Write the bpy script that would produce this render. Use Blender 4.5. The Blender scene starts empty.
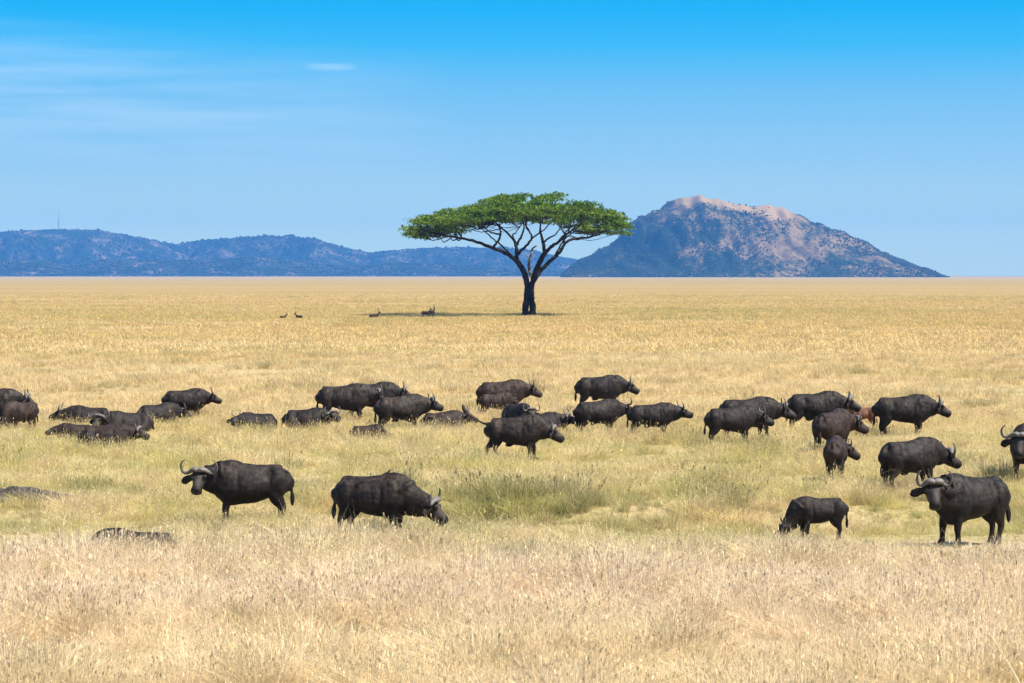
import bpy, math, random
import numpy as np
from mathutils import Vector, Matrix, noise as mnoise

R = math.radians
random.seed(7)
rng = np.random.default_rng(11)
S = bpy.context.scene
COL = S.collection

# ------------------------------------------------------------------ camera, sky, sun, exposure
FPX = 2418.0                 # focal length in pixels (85 mm on a 36 mm sensor, 1024 px wide)
CAM_H = 5.5
HOR = 274.5                  # picture row of the true horizon
cam_d = bpy.data.cameras.new("camera")
cam_d.lens = 85.0
cam_d.sensor_width = 36.0
cam_d.clip_start = 0.5
cam_d.clip_end = 60000
cam = bpy.data.objects.new("camera", cam_d)
COL.objects.link(cam)
cam.location = (0, 0, CAM_H)
cam.rotation_euler = (R(90) - math.atan((341.5 - HOR) / FPX), 0, 0)
S.camera = cam
cam_d.dof.use_dof = True
cam_d.dof.focus_distance = 70.0
cam_d.dof.aperture_fstop = 5.6

SUN_EL, SUN_AZ = R(54), R(116)      # azimuth measured from +Y (view direction) towards +X (picture right)
W = bpy.data.worlds.new("World")
S.world = W
W.use_nodes = True
wn, wl = W.node_tree.nodes, W.node_tree.links
wn.clear()
w_out = wn.new("ShaderNodeOutputWorld")
w_bg = wn.new("ShaderNodeBackground")
w_bg.inputs["Strength"].default_value = 0.125
sky = wn.new("ShaderNodeTexSky")
sky.sky_type = 'NISHITA'
sky.sun_disc = False
sky.sun_elevation = SUN_EL
sky.sun_rotation = SUN_AZ
sky.altitude = 1500
sky.air_density = 1.0
sky.dust_density = 0.15
sky.ozone_density = 2.5
tc = wn.new("ShaderNodeTexCoord")
sep = wn.new("ShaderNodeSeparateXYZ")
wl.new(tc.outputs["Generated"], sep.inputs[0])
mz = wn.new("ShaderNodeMath"); mz.operation = 'MULTIPLY_ADD'
wl.new(sep.outputs["Z"], mz.inputs[0]); mz.inputs[1].default_value = 5.0; mz.inputs[2].default_value = 0.06
cmb = wn.new("ShaderNodeCombineXYZ")
wl.new(sep.outputs["X"], cmb.inputs[0]); wl.new(sep.outputs["Y"], cmb.inputs[1]); wl.new(mz.outputs[0], cmb.inputs[2])
nrm = wn.new("ShaderNodeVectorMath"); nrm.operation = 'NORMALIZE'
wl.new(cmb.outputs[0], nrm.inputs[0])
wl.new(nrm.outputs[0], sky.inputs["Vector"])
hsv = wn.new("ShaderNodeHueSaturation")
hsv.inputs["Hue"].default_value = 0.495
hsv.inputs["Saturation"].default_value = 1.0
hsv.inputs["Value"].default_value = 1.1
wl.new(sky.outputs[0], hsv.inputs["Color"])
# thin cirrus streaks, upper left of the view, and one small wisp
mp = wn.new("ShaderNodeMapping")
mp.inputs["Scale"].default_value = (11, 11, 150)
mp.inputs["Rotation"].default_value = (0, R(-5.0), 0)
wl.new(tc.outputs["Generated"], mp.inputs[0])
nz = wn.new("ShaderNodeTexNoise")
nz.inputs["Scale"].default_value = 1.0
nz.inputs["Detail"].default_value = 5
nz.inputs["Roughness"].default_value = 0.5
wl.new(mp.outputs[0], nz.inputs["Vector"])
cr = wn.new("ShaderNodeMapRange")
cr.inputs["From Min"].default_value = 0.28; cr.inputs["From Max"].default_value = 0.85
wl.new(nz.outputs[0], cr.inputs["Value"])

def wmath(op, a, b=None, c=None, clamp=False):
    m = wn.new("ShaderNodeMath"); m.operation = op; m.use_clamp = clamp
    for i, v in enumerate((a, b, c)):
        if v is None: continue
        if isinstance(v, (int, float)): m.inputs[i].default_value = v
        else: wl.new(v, m.inputs[i])
    return m.outputs[0]

def wbump(src, centre, half):
    d = wmath('DIVIDE', wmath('SUBTRACT', src, centre), half)
    return wmath('SUBTRACT', 1.0, wmath('MULTIPLY', d, d), clamp=True)
az_x = wmath('DIVIDE', sep.outputs["X"], sep.outputs["Y"])
zz = wmath('MULTIPLY_ADD', az_x, 0.06, sep.outputs["Z"])       # bands dip a little to the right
veil = wmath('MULTIPLY', wbump(zz, 0.062, 0.030), wbump(az_x, -0.24, 0.22))
veil = wmath('MULTIPLY', veil, cr.outputs[0])
veil = wmath('MULTIPLY', veil, 0.24)
wisp = wmath('MULTIPLY', wbump(sep.outputs["Z"], 0.0850, 0.0017), wbump(az_x, -0.075, 0.0115))
wisp = wmath('MULTIPLY', wisp, wmath('MULTIPLY', cr.outputs[0], 0.26))
cl = wmath('ADD', veil, wisp, clamp=True)
# the clear lower sky: deep azure overhead of the hills, paling towards the horizon
SKY_STOPS = [(0, (3.3, 3.8, 2.4)), (0.057, (3.1, 3.72, 2.45)), (0.123, (2.25, 3.16, 2.85)), (0.189, (1.5, 2.68, 3.25)), (0.289, (0.84, 2.3, 3.42)), (0.375, (0.18, 2.02, 3.6)), (0.434, (0.02, 1.82, 3.6)), (1, (0.02, 1.2, 3.1))]
srp = wn.new("ShaderNodeValToRGB")
while len(srp.color_ramp.elements) < len(SKY_STOPS): srp.color_ramp.elements.new(0.5)
for e_, (p_, c_) in zip(srp.color_ramp.elements, SKY_STOPS): e_.position = p_; e_.color = (*[v / 10 for v in c_], 1)
wl.new(wmath('MULTIPLY', sep.outputs["Z"], 4.0, clamp=True), srp.inputs[0])
sscale = wn.new("ShaderNodeVectorMath"); sscale.operation = 'SCALE'; sscale.inputs["Scale"].default_value = 10.0
wl.new(srp.outputs[0], sscale.inputs[0])
smx = wn.new("ShaderNodeMix"); smx.data_type = 'RGBA'
smr = wn.new("ShaderNodeMapRange"); smr.interpolation_type = 'SMOOTHSTEP'
smr.inputs["From Min"].default_value = 0.13; smr.inputs["From Max"].default_value = 0.34
wl.new(sep.outputs["Z"], smr.inputs["Value"]); wl.new(smr.outputs[0], smx.inputs["Factor"])
wl.new(sscale.outputs[0], smx.inputs["A"]); wl.new(hsv.outputs[0], smx.inputs["B"])
cmix = wn.new("ShaderNodeMix"); cmix.data_type = 'RGBA'
wl.new(cl, cmix.inputs["Factor"])
wl.new(smx.outputs["Result"], cmix.inputs["A"])
cmix.inputs["B"].default_value = (6.0, 5.6, 5.2, 1)
wl.new(cmix.outputs["Result"], w_bg.inputs["Color"])
wl.new(w_bg.outputs[0], w_out.inputs["Surface"])

sun_d = bpy.data.lights.new("sun", 'SUN')
sun_d.energy = 5.0
sun_d.angle = R(0.53)
sun_d.color = (1.0, 0.95, 0.87)
sun = bpy.data.objects.new("sun", sun_d)
COL.objects.link(sun)
sv = Vector((math.sin(SUN_AZ) * math.cos(SUN_EL), math.cos(SUN_AZ) * math.cos(SUN_EL), math.sin(SUN_EL)))
sun.rotation_euler = sv.to_track_quat('Z', 'Y').to_euler()
sun.location = (60, -40, 90)

S.view_settings.view_transform = 'Standard'
S.view_settings.look = 'None'
S.view_settings.gamma = 1
S.view_settings.exposure = 1.05
S.cycles.max_bounces = 6
S.cycles.diffuse_bounces = 3
S.cycles.volume_bounces = 0
S.cycles.transmission_bounces = 3
S.cycles.volume_step_rate = 10

# ------------------------------------------------------------------ helpers
def tag(o, label=None, cat=None, group=None, kind=None):
    if label: o["label"] = label
    if cat: o["category"] = cat
    if group: o["group"] = group
    if kind: o["kind"] = kind
    return o

def link(name, me, mat=None, parent=None):
    o = bpy.data.objects.new(name, me)
    COL.objects.link(o)
    if mat: me.materials.append(mat)
    if parent: o.parent = parent
    return o

def mesh_from(name, V, F, smooth=True):
    me = bpy.data.meshes.new(name)
    V = np.asarray(V, dtype=np.float32)
    if isinstance(F, np.ndarray):
        n, k = F.shape
        me.vertices.add(len(V)); me.vertices.foreach_set("co", V.ravel())
        me.loops.add(n * k); me.loops.foreach_set("vertex_index", F.astype(np.int32).ravel())
        me.polygons.add(n)
        me.polygons.foreach_set("loop_start", np.arange(0, n * k, k, dtype=np.int32))
        me.update(calc_edges=True)
    else:
        me.from_pydata([tuple(map(float, v)) for v in V], [], F)
    me.polygons.foreach_set("use_smooth", [smooth] * len(me.polygons))
    me.validate(verbose=False)
    me.update()
    return me

class Geo:
    def __init__(s): s.V = []; s.F = []
    def tube(s, P, RY, RZ=None, n=12, up=(0, 0, 1), caps=True, pear=0.):
        """rings of half-widths RY (sideways) and RZ (up) along the points P"""
        P = [Vector(p) for p in P]
        if RZ is None: RZ = RY
        up = Vector(up) if up is not None else None; b0 = len(s.V); ps = None
        for i, p in enumerate(P):
            t = (P[min(i + 1, len(P) - 1)] - P[max(i - 1, 0)])
            if t.length < 1e-9: t = Vector((1, 0, 0))
            t.normalize()
            if up is None:
                side = Vector((0, 1, 0)) if ps is None else ps
                if ps is None and abs(t.y) > .8: side = Vector((1, 0, 0))
                side = side - t * side.dot(t)
            else: side = up.cross(t)
            if side.length < 1e-3: side = Vector((0, 1, 0)).cross(t)
            side.normalize(); ps = side; u = t.cross(side)
            for k in range(n):
                a = 2 * math.pi * k / n
                s.V.append(p + side * (math.cos(a) * RY[i] * (1 - pear * max(-.35, math.sin(a)))) + u * (math.sin(a) * RZ[i]))
        for i in range(len(P) - 1):
            for k in range(n):
                a = b0 + i * n + k; b = b0 + i * n + (k + 1) % n
                s.F.append((a, b, b + n, a + n))
        if caps:
            s.F.append(tuple(b0 + k for k in reversed(range(n))))
            e = b0 + (len(P) - 1) * n
            s.F.append(tuple(e + k for k in range(n)))
    def ball(s, c, r, n=10, m=6, axes=None):
        c = Vector(c); r = (r, r, r) if isinstance(r, (int, float)) else r
        A = axes or (Vector((1, 0, 0)), Vector((0, 1, 0)), Vector((0, 0, 1)))
        b0 = len(s.V)
        s.V.append(c + A[2] * r[2])
        for j in range(1, m):
            th = math.pi * j / m
            for k in range(n):
                a = 2 * math.pi * k / n
                s.V.append(c + A[0] * (r[0] * math.sin(th) * math.cos(a)) + A[1] * (r[1] * math.sin(th) * math.sin(a)) + A[2] * (r[2] * math.cos(th)))
        s.V.append(c - A[2] * r[2])
        last = len(s.V) - 1
        for k in range(n):
            s.F.append((b0, b0 + 1 + k, b0 + 1 + (k + 1) % n))
            for j in range(m - 2):
                a = b0 + 1 + j * n + k; b = b0 + 1 + j * n + (k + 1) % n
                s.F.append((a, a + n, b + n, b))
            s.F.append((last, b0 + 1 + (m - 2) * n + (k + 1) % n, b0 + 1 + (m - 2) * n + k))
    def mesh(s, name, smooth=True):
        return mesh_from(name, [tuple(v) for v in s.V], s.F, smooth)

def smoothline(P, sub=4):
    """Catmull-Rom through rows of numbers"""
    P = np.array(P, float); out = []
    for i in range(len(P) - 1):
        p0 = P[max(i - 1, 0)]; p1 = P[i]; p2 = P[i + 1]; p3 = P[min(i + 2, len(P) - 1)]
        for k in range(sub):
            t = k / sub
            out.append(0.5 * ((2 * p1) + (-p0 + p2) * t + (2 * p0 - 5 * p1 + 4 * p2 - p3) * t * t + (-p0 + 3 * p1 - 3 * p2 + p3) * t ** 3))
    out.append(P[-1])
    return np.array(out)

# vectorised value noise
_perm = np.random.default_rng(5).random((256, 256))
def vnoise(x, y, s, seed=0):
    x = np.asarray(x, float) / s + seed * 17.3; y = np.asarray(y, float) / s + seed * 9.1
    xi = np.floor(x).astype(int); yi = np.floor(y).astype(int)
    fx = x - xi; fy = y - yi
    fx = fx * fx * (3 - 2 * fx); fy = fy * fy * (3 - 2 * fy)
    g = lambda a, b: _perm[a & 255, b & 255]
    return (g(xi, yi) * (1 - fx) * (1 - fy) + g(xi + 1, yi) * fx * (1 - fy) + g(xi, yi + 1) * (1 - fx) * fy + g(xi + 1, yi + 1) * fx * fy)
def fbm(x, y, s, o=4, seed=0):
    v = 0; a = 1; t = 0
    for k in range(o):
        v = v + a * vnoise(x, y, s / 2 ** k, seed + k); t += a; a *= .5
    return v / t
def sstep(a, b, x):
    t = np.clip((x - a) / (b - a), 0, 1)
    return t * t * (3 - 2 * t)

def depth_of(yf):                       # picture row of a point on the ground -> distance
    return FPX * CAM_H / (yf - HOR)

def ground_z(x, y):
    x = np.asarray(x, float); y = np.asarray(y, float)
    near = 1 - sstep(120, 220, y)
    z = (fbm(x, y, 9, 3, 3) - .5) * 0.22 * near
    # a shallow grassy channel crossing the middle of the view, with a steeper far bank
    c = 54.5 + (fbm(x, x * 0, 11, 2, 8) - .5) * 5 + 0.02 * x
    w = sstep(-7, -2, x) * (1 - sstep(9, 14, x))
    z = z - 0.30 * w * sstep(-4.5, -1, y - c) * (1 - sstep(0.2, 2.4, y - c))
    z = z + 0.12 * w * sstep(0.2, 2.4, y - c) * (1 - sstep(3.5, 9, y - c))
    return z
def gz(x, y): return float(ground_z(x, y))

# ------------------------------------------------------------------ materials
def mat(name):
    m = bpy.data.materials.new(name); m.use_nodes = True
    nt = m.node_tree
    b = nt.nodes["Principled BSDF"]
    return m, nt, b
def nd(nt, t, **kw):
    n = nt.nodes.new(t)
    for k, v in kw.items(): setattr(n, k, v)
    return n
def setin(n, d):
    for k, v in d.items(): n.inputs[k].default_value = v
    return n
def ramp(nt, src, stops):
    r = nt.nodes.new("ShaderNodeValToRGB")
    el = r.color_ramp.elements
    while len(el) < len(stops): el.new(0.5)
    for e, (p, c) in zip(el, stops): e.position = p; e.color = (*c, 1) if len(c) == 3 else c
    nt.links.new(src, r.inputs[0])
    return r.outputs[0]
def mixc(nt, f, a, b, mode='MIX'):
    m = nt.nodes.new("ShaderNodeMix"); m.data_type = 'RGBA'; m.blend_type = mode
    for k, v in (("Factor", f), ("A", a), ("B", b)):
        if isinstance(v, (int, float)): m.inputs[k].default_value = v
        elif isinstance(v, tuple): m.inputs[k].default_value = (*v, 1) if len(v) == 3 else v
        else: nt.links.new(v, m.inputs[k])
    return m.outputs["Result"]
def noise(nt, vec, scale, detail=4, rough=.55, mapping=None):
    if mapping:
        mm = nt.nodes.new("ShaderNodeMapping"); mm.inputs["Scale"].default_value = mapping
        nt.links.new(vec, mm.inputs[0]); vec = mm.outputs[0]
    n = nt.nodes.new("ShaderNodeTexNoise")
    setin(n, {"Scale": scale, "Detail": detail, "Roughness": rough})
    nt.links.new(vec, n.inputs["Vector"])
    return n.outputs[0]
def maprange(nt, src, a, b, c=0., d=1., interp='SMOOTHSTEP'):
    m = nt.nodes.new("ShaderNodeMapRange"); m.interpolation_type = interp
    for i, v in zip(("From Min", "From Max", "To Min", "To Max"), (a, b, c, d)): m.inputs[i].default_value = v
    nt.links.new(src, m.inputs["Value"])
    return m.outputs[0]
def mth(nt, op, a, b=None, clamp=False):
    m = nt.nodes.new("ShaderNodeMath"); m.operation = op; m.use_clamp = clamp
    for i, v in enumerate((a, b)):
        if v is None: continue
        if isinstance(v, (int, float)): m.inputs[i].default_value = v
        else: nt.links.new(v, m.inputs[i])
    return m.outputs[0]

STRAW = (0.78, 0.63, 0.335)
GOLD = (0.74, 0.515, 0.20)
PINK = (0.86, 0.705, 0.49)
GREEN = (0.62, 0.54, 0.205)

def cover_colour(nt):
    """colour of the plants as it varies over the plain: pinkish seed heads near, greener by the channel, golden beyond, with pale horizon haze painted in farthest off"""
    g = nt.nodes.new("ShaderNodeNewGeometry")
    pos = g.outputs["Position"]
    sp = nt.nodes.new("ShaderNodeSeparateXYZ"); nt.links.new(pos, sp.inputs[0])
    wob = noise(nt, pos, 0.16, 3)
    yy = mth(nt, 'ADD', sp.outputs["Y"], mth(nt, 'MULTIPLY', mth(nt, 'SUBTRACT', wob, 0.5), 16.0))
    f1 = maprange(nt, yy, 40, 56)
    f2 = maprange(nt, yy, 72, 102)
    f3 = maprange(nt, yy, 120, 260)
    nearc = mixc(nt, maprange(nt, yy, 33, 41), (0.84, 0.69, 0.43), PINK)
    midc = mixc(nt, maprange(nt, noise(nt, pos, 0.35, 4), .39, .61), GREEN, STRAW)
    c = mixc(nt, f1, nearc, midc)
    c = mixc(nt, f2, c, (0.79, 0.595, 0.30))
    c = mixc(nt, f3, c, GOLD)
    pb = maprange(nt, noise(nt, pos, 1.1, 5, .7), .49, .64)
    c = mixc(nt, mth(nt, 'MULTIPLY', pb, 0.62), c, (0.46, 0.335, 0.165))
    # patches: olive and bleached ones
    p1 = maprange(nt, noise(nt, pos, 1.25, 5, .7), .51, .66)
    c = mixc(nt, mth(nt, 'MULTIPLY', p1, mth(nt, 'ADD', 0.40, mth(nt, 'MULTIPLY', mth(nt, 'SUBTRACT', f1, f2), 0.25))), c, (0.48, 0.42, 0.15))
    p2 = maprange(nt, noise(nt, pos, 0.45, 4), .56, .74)
    c = mixc(nt, mth(nt, 'MULTIPLY', p2, 0.6), c, (0.86, 0.73, 0.47))
    # broad bands on the far plain
    p3 = maprange(nt, noise(nt, pos, 1.0, 5, .6, (0.010, 0.022, 0)), .50, .66)
    c = mixc(nt, mth(nt, 'MULTIPLY', p3, mth(nt, 'MULTIPLY', f2, 0.62)), c, (0.56, 0.44, 0.13))
    p6 = maprange(nt, noise(nt, pos, 1.0, 4, .7, (0.22, 0.07, 0)), .48, .66)
    c = mixc(nt, mth(nt, 'MULTIPLY', p6, mth(nt, 'MULTIPLY', f2, 0.42)), c, (0.50, 0.39, 0.17))
    p4 = maprange(nt, noise(nt, pos, 1.0, 4, .6, (0.03, 0.05, 0)), .54, .68)
    c = mixc(nt, mth(nt, 'MULTIPLY', p4, mth(nt, 'MULTIPLY', f2, 0.5)), c, (0.86, 0.70, 0.40))
    p5 = maprange(nt, noise(nt, pos, 1.0, 5, .65, (0.0016, 0.0050, 0)), .46, .62)
    c = mixc(nt, mth(nt, 'MULTIPLY', p5, mth(nt, 'MULTIPLY', maprange(nt, yy, 200, 450), 0.6)), c, (0.50, 0.40, 0.13))
    c = mixc(nt, maprange(nt, yy, 1500, 4500), c, (0.74, 0.55, 0.30))  # pale haze near the horizon, painted into the colour
    return c, pos, sp, f2

# ground
m_ground, nt, b = mat("savanna soil and thatch")
c, pos, sp, f2 = cover_colour(nt)
fine = noise(nt, pos, 7.0, 5, .7)
soil = mixc(nt, maprange(nt, fine, .35, .62), (0.24, 0.17, 0.09), (0.52, 0.41, 0.22))
thatch = mixc(nt, maprange(nt, fine, .35, .7), mixc(nt, 0.4, c, (0.36, 0.26, 0.10)), c)
far = maprange(nt, sp.outputs["Y"], 60, 260)
cc = mixc(nt, far, mixc(nt, 1.0, mixc(nt, 0.5, soil, thatch), (0.68, 0.66, 0.62), 'MULTIPLY'), thatch)
clump = noise(nt, pos, 1.0, 4, .75, (0.45, 0.16, 0))
cc = mixc(nt, mth(nt, 'MULTIPLY', maprange(nt, clump, .52, .66), mth(nt, 'MULTIPLY', f2, .35)), cc, (0.30, 0.22, 0.07))
cc = mixc(nt, far, cc, mixc(nt, 1.0, cc, (0.50, 0.48, 0.46), 'MULTIPLY'))  # far ground darkened to stand for the self-shadow of tufts it lacks
nt.links.new(cc, b.inputs["Base Color"])
b.inputs["Roughness"].default_value = 0.95
b.inputs["Specular IOR Level"].default_value = 0.1
bp = nd(nt, "ShaderNodeBump"); setin(bp, {"Strength": .7, "Distance": .12})
nt.links.new(fine, bp.inputs["Height"]); nt.links.new(bp.outputs[0], b.inputs["Normal"])

# grass blades
m_grass, nt, b = mat("dry grass blades")
c, pos, sp, f2 = cover_colour(nt)
at = nd(nt, "ShaderNodeAttribute"); at.attribute_name = "tint"
oi = nd(nt, "ShaderNodeObjectInfo")
sc_ = nd(nt, "ShaderNodeSeparateColor"); nt.links.new(at.outputs["Color"], sc_.inputs[0])
# tint.r: brightness of this blade, tint.g: greenness, tint.b: dead brown
c = mixc(nt, sc_.outputs[1], c, (0.34, 0.40, 0.10))
c = mixc(nt, sc_.outputs[2], c, (0.36, 0.23, 0.14))
br = mth(nt, 'MULTIPLY', sc_.outputs[0], maprange(nt, oi.outputs["Random"], 0, 1, .85, 1.25, 'LINEAR'))
c = mixc(nt, 1.0, c, nd(nt, "ShaderNodeCombineColor").outputs[0], 'MULTIPLY')
cmbn = [n for n in nt.nodes if n.bl_idname == "ShaderNodeCombineColor"][-1]
for i in range(3): nt.links.new(br, cmbn.inputs[i])
nt.nodes.remove(b)
df = nd(nt, "ShaderNodeBsdfDiffuse"); tr = nd(nt, "ShaderNodeBsdfTranslucent")
gl = nd(nt, "ShaderNodeBsdfGlossy"); gl.inputs["Roughness"].default_value = .45
ms = nd(nt, "ShaderNodeMixShader"); ms.inputs[0].default_value = .46
ms2 = nd(nt, "ShaderNodeMixShader"); ms2.inputs[0].default_value = .03
L = nt.links
L.new(c, df.inputs[0]); L.new(c, tr.inputs[0])
L.new(df.outputs[0], ms.inputs[1]); L.new(tr.outputs[0], ms.inputs[2])
L.new(ms.outputs[0], ms2.inputs[1]); L.new(gl.outputs[0], ms2.inputs[2])
L.new(ms2.outputs[0], nt.nodes["Material Output"].inputs["Surface"])

# hills
def hill_mat(name, tan, tan_amount):
    m, nt, b = mat(name)
    g = nd(nt, "ShaderNodeNewGeometry"); pos = g.outputs["Position"]
    n1 = noise(nt, pos, 0.012, 6, .62)
    n2 = noise(nt, pos, 0.06, 5, .7)
    base = mixc(nt, maprange(nt, n2, .4, .62), tan, tuple(x * .72 for x in tan))
    n3 = noise(nt, pos, 0.16, 3, .6)
    f = mth(nt, 'ADD', mth(nt, 'ADD', mth(nt, 'MULTIPLY', n1, .5), mth(nt, 'MULTIPLY', n2, .2)), mth(nt, 'MULTIPLY', n3, .3))
    at = nd(nt, "ShaderNodeAttribute"); at.attribute_name = "bare"
    f = mth(nt, 'SUBTRACT', f, mth(nt, 'MULTIPLY', at.outputs["Fac"], .22))
    base = mixc(nt, maprange(nt, at.outputs['Fac'], .7, 1.3), base, tuple(min(.4, q * 1.35) for q in tan))
    veg = maprange(nt, f, tan_amount - .07, tan_amount + .05)
    c = mixc(nt, veg, base, (0.018, 0.026, 0.012))
    nt.links.new(c, b.inputs["Base Color"])
    b.inputs["Roughness"].default_value = .95; b.inputs["Specular IOR Level"].default_value = .05
    return m
m_hill = hill_mat("rocky hillside", (0.21, 0.138, 0.064), 0.455)
m_hill2 = hill_mat("wooded hillside", (0.17, 0.125, 0.10), 0.46)
m_bush, nt, b = mat("hillside bush leaves")
g = nd(nt, "ShaderNodeNewGeometry")
nt.links.new(mixc(nt, maprange(nt, noise(nt, g.outputs["Position"], .02, 3), .4, .6), (0.018, 0.026, 0.012), (0.05, 0.052, 0.024)), b.inputs["Base Color"])
b.inputs["Roughness"].default_value = .9; b.inputs["Specular IOR Level"].default_value = .05

# coat
def coat(name, dark, brown, dust, dust_amt):
    m, nt, b = mat(name)
    tcn = nd(nt, "ShaderNodeTexCoord"); oi = nd(nt, "ShaderNodeObjectInfo"); o3 = tcn.outputs["Object"]
    va = nd(nt, "ShaderNodeVectorMath"); va.operation = 'ADD'; nt.links.new(o3, va.inputs[0]); nt.links.new(mth(nt, 'MULTIPLY', oi.outputs["Random"], 50.0), va.inputs[1]); o = va.outputs[0]
    n1 = noise(nt, o, 2.6, 5, .6); n2 = noise(nt, o, 8, 5, .65, (1.15, 1, .85)); n3 = noise(nt, o, 60, 3, .7, (1, 1, .25))
    c = mixc(nt, maprange(nt, n1, .38, .66), dark, brown)
    sp = nd(nt, "ShaderNodeSeparateXYZ"); nt.links.new(o3, sp.inputs[0])
    topn = maprange(nt, sp.outputs["Z"], .75, 1.45)
    d = mth(nt, 'MULTIPLY', maprange(nt, n2, .40, .78), mth(nt, 'MULTIPLY', mth(nt, 'ADD', topn, .25), dust_amt), True)
    c = mixc(nt, d, c, dust)
    n4 = noise(nt, o, 4.2, 4, .6)
    c = mixc(nt, mth(nt, 'MULTIPLY', maprange(nt, n4, .5, .68), .22 * dust_amt), c, dust)
    c = mixc(nt, mth(nt, 'MULTIPLY', maprange(nt, n3, .4, .7), .45), c, mixc(nt, .5, c, (0.0, 0.0, 0.0)))
    low = maprange(nt, sp.outputs["Z"], .28, .02)
    c = mixc(nt, mth(nt, 'MULTIPLY', low, .45), c, (0.13, 0.095, 0.06))
    at = nd(nt, "ShaderNodeAttribute"); at.attribute_name = "muzzle"
    c = mixc(nt, at.outputs["Fac"], c, (0.016, 0.014, 0.013))
    at2 = nd(nt, "ShaderNodeAttribute"); at2.attribute_name = "face"
    c = mixc(nt, mth(nt, 'MULTIPLY', at2.outputs["Fac"], .5), c, (0.075, 0.062, 0.052))
    nt.links.new(c, b.inputs["Base Color"])
    nt.links.new(maprange(nt, at.outputs["Fac"], 0, 1, .60, .28), b.inputs["Roughness"])
    b.inputs["Specular IOR Level"].default_value = .17
    b.inputs["Sheen Weight"].default_value = .0
    b.inputs["Sheen Roughness"].default_value = .5
    bp = nd(nt, "ShaderNodeBump"); setin(bp, {"Strength": .7, "Distance": .008})
    nt.links.new(mth(nt, 'ADD', mth(nt, 'MULTIPLY', n2, 2.2), n3), bp.inputs["Height"]); nt.links.new(bp.outputs[0], b.inputs["Normal"])
    return m
COATS = {
    'black': coat("black coat", (0.0045, 0.0034, 0.0027), (0.0155, 0.0102, 0.0072), (0.055, 0.038, 0.027), .9),
    'dusty': coat("dust greyed coat", (0.007, 0.0052, 0.0040), (0.022, 0.0148, 0.0104), (0.076, 0.053, 0.036), .9),
    'brown': coat("dark brown coat", (0.010, 0.0060, 0.0043), (0.034, 0.0185, 0.012), (0.080, 0.050, 0.033), .9),
    'red': coat("reddish brown calf coat", (0.085, 0.035, 0.016), (0.19, 0.078, 0.035), (0.21, 0.11, 0.06), .5),
    'fawn': coat("fawn antelope coat", (0.09, 0.05, 0.028), (0.13, 0.075, 0.04), (0.12, 0.08, 0.05), .3),
}
m_horn, nt, b = mat("grey horn")
tcn = nd(nt, "ShaderNodeTexCoord")
n = noise(nt, tcn.outputs["Object"], 30, 4, .7)
at = nd(nt, "ShaderNodeAttribute"); at.attribute_name = "tip"
c = mixc(nt, maprange(nt, n, .35, .65), (0.05, 0.042, 0.035), (0.19, 0.163, 0.135))
c = mixc(nt, at.outputs["Fac"], c, (0.05, 0.043, 0.038))
nt.links.new(c, b.inputs["Base Color"]); b.inputs["Roughness"].default_value = .6
bp = nd(nt, "ShaderNodeBump"); setin(bp, {"Strength": .5, "Distance": .01}); nt.links.new(n, bp.inputs["Height"]); nt.links.new(bp.outputs[0], b.inputs["Normal"])
m_eye, nt, b = mat("dark eye"); setin(b, {"Base Color": (0.01, 0.007, 0.005, 1), "Roughness": .08})

m_bark, nt, b = mat("dark acacia bark")
tcn = nd(nt, "ShaderNodeTexCoord")
n = noise(nt, tcn.outputs["Object"], 2.5, 6, .7, (1, 1, .25))
nt.links.new(mixc(nt, maprange(nt, n, .35, .65), (0.010, 0.0075, 0.006), (0.045, 0.033, 0.025)), b.inputs["Base Color"])
b.inputs["Roughness"].default_value = .9; b.inputs["Specular IOR Level"].default_value = .15
bp = nd(nt, "ShaderNodeBump"); setin(bp, {"Strength": 1., "Distance": .12}); nt.links.new(n, bp.inputs["Height"]); nt.links.new(bp.outputs[0], b.inputs["Normal"])
m_dead, nt, b = mat("bleached dead wood"); setin(b, {"Base Color": (0.36, 0.31, 0.22, 1), "Roughness": .85})
tcn = nd(nt, "ShaderNodeTexCoord")
nt.links.new(mixc(nt, maprange(nt, noise(nt, tcn.outputs["Object"], 1.2, 4), .42, .6), (0.06, 0.05, 0.04), (0.42, 0.38, 0.27)), b.inputs["Base Color"])

m_leaf, nt, b = mat("acacia leaves")
at = nd(nt, "ShaderNodeAttribute"); at.attribute_name = "tint"
c = mixc(nt, at.outputs["Fac"], (0.055, 0.118, 0.016), (0.19, 0.275, 0.040))
nt.nodes.remove(b)
df = nd(nt, "ShaderNodeBsdfDiffuse"); tr = nd(nt, "ShaderNodeBsdfTranslucent"); ms = nd(nt, "ShaderNodeMixShader"); ms.inputs[0].default_value = .3
L = nt.links
L.new(c, df.inputs[0]); L.new(c, tr.inputs[0]); L.new(df.outputs[0], ms.inputs[1]); L.new(tr.outputs[0], ms.inputs[2])
L.new(ms.outputs[0], nt.nodes["Material Output"].inputs["Surface"])

m_metal, nt, b = mat("galvanised steel"); setin(b, {"Base Color": (0.30, 0.31, 0.33, 1), "Roughness": .6, "Metallic": .5})
m_earth, nt, b = mat("dark cracked earth")
g = nd(nt, "ShaderNodeNewGeometry")
n = noise(nt, g.outputs["Position"], 5, 6, .7)
nt.links.new(mixc(nt, maprange(nt, n, .38, .62), (0.016, 0.012, 0.009), (0.085, 0.064, 0.047)), b.inputs["Base Color"])
b.inputs["Roughness"].default_value = .95
bp = nd(nt, "ShaderNodeBump"); setin(bp, {"Strength": 1., "Distance": .1}); nt.links.new(n, bp.inputs["Height"]); nt.links.new(bp.outputs[0], b.inputs["Normal"])

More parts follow.
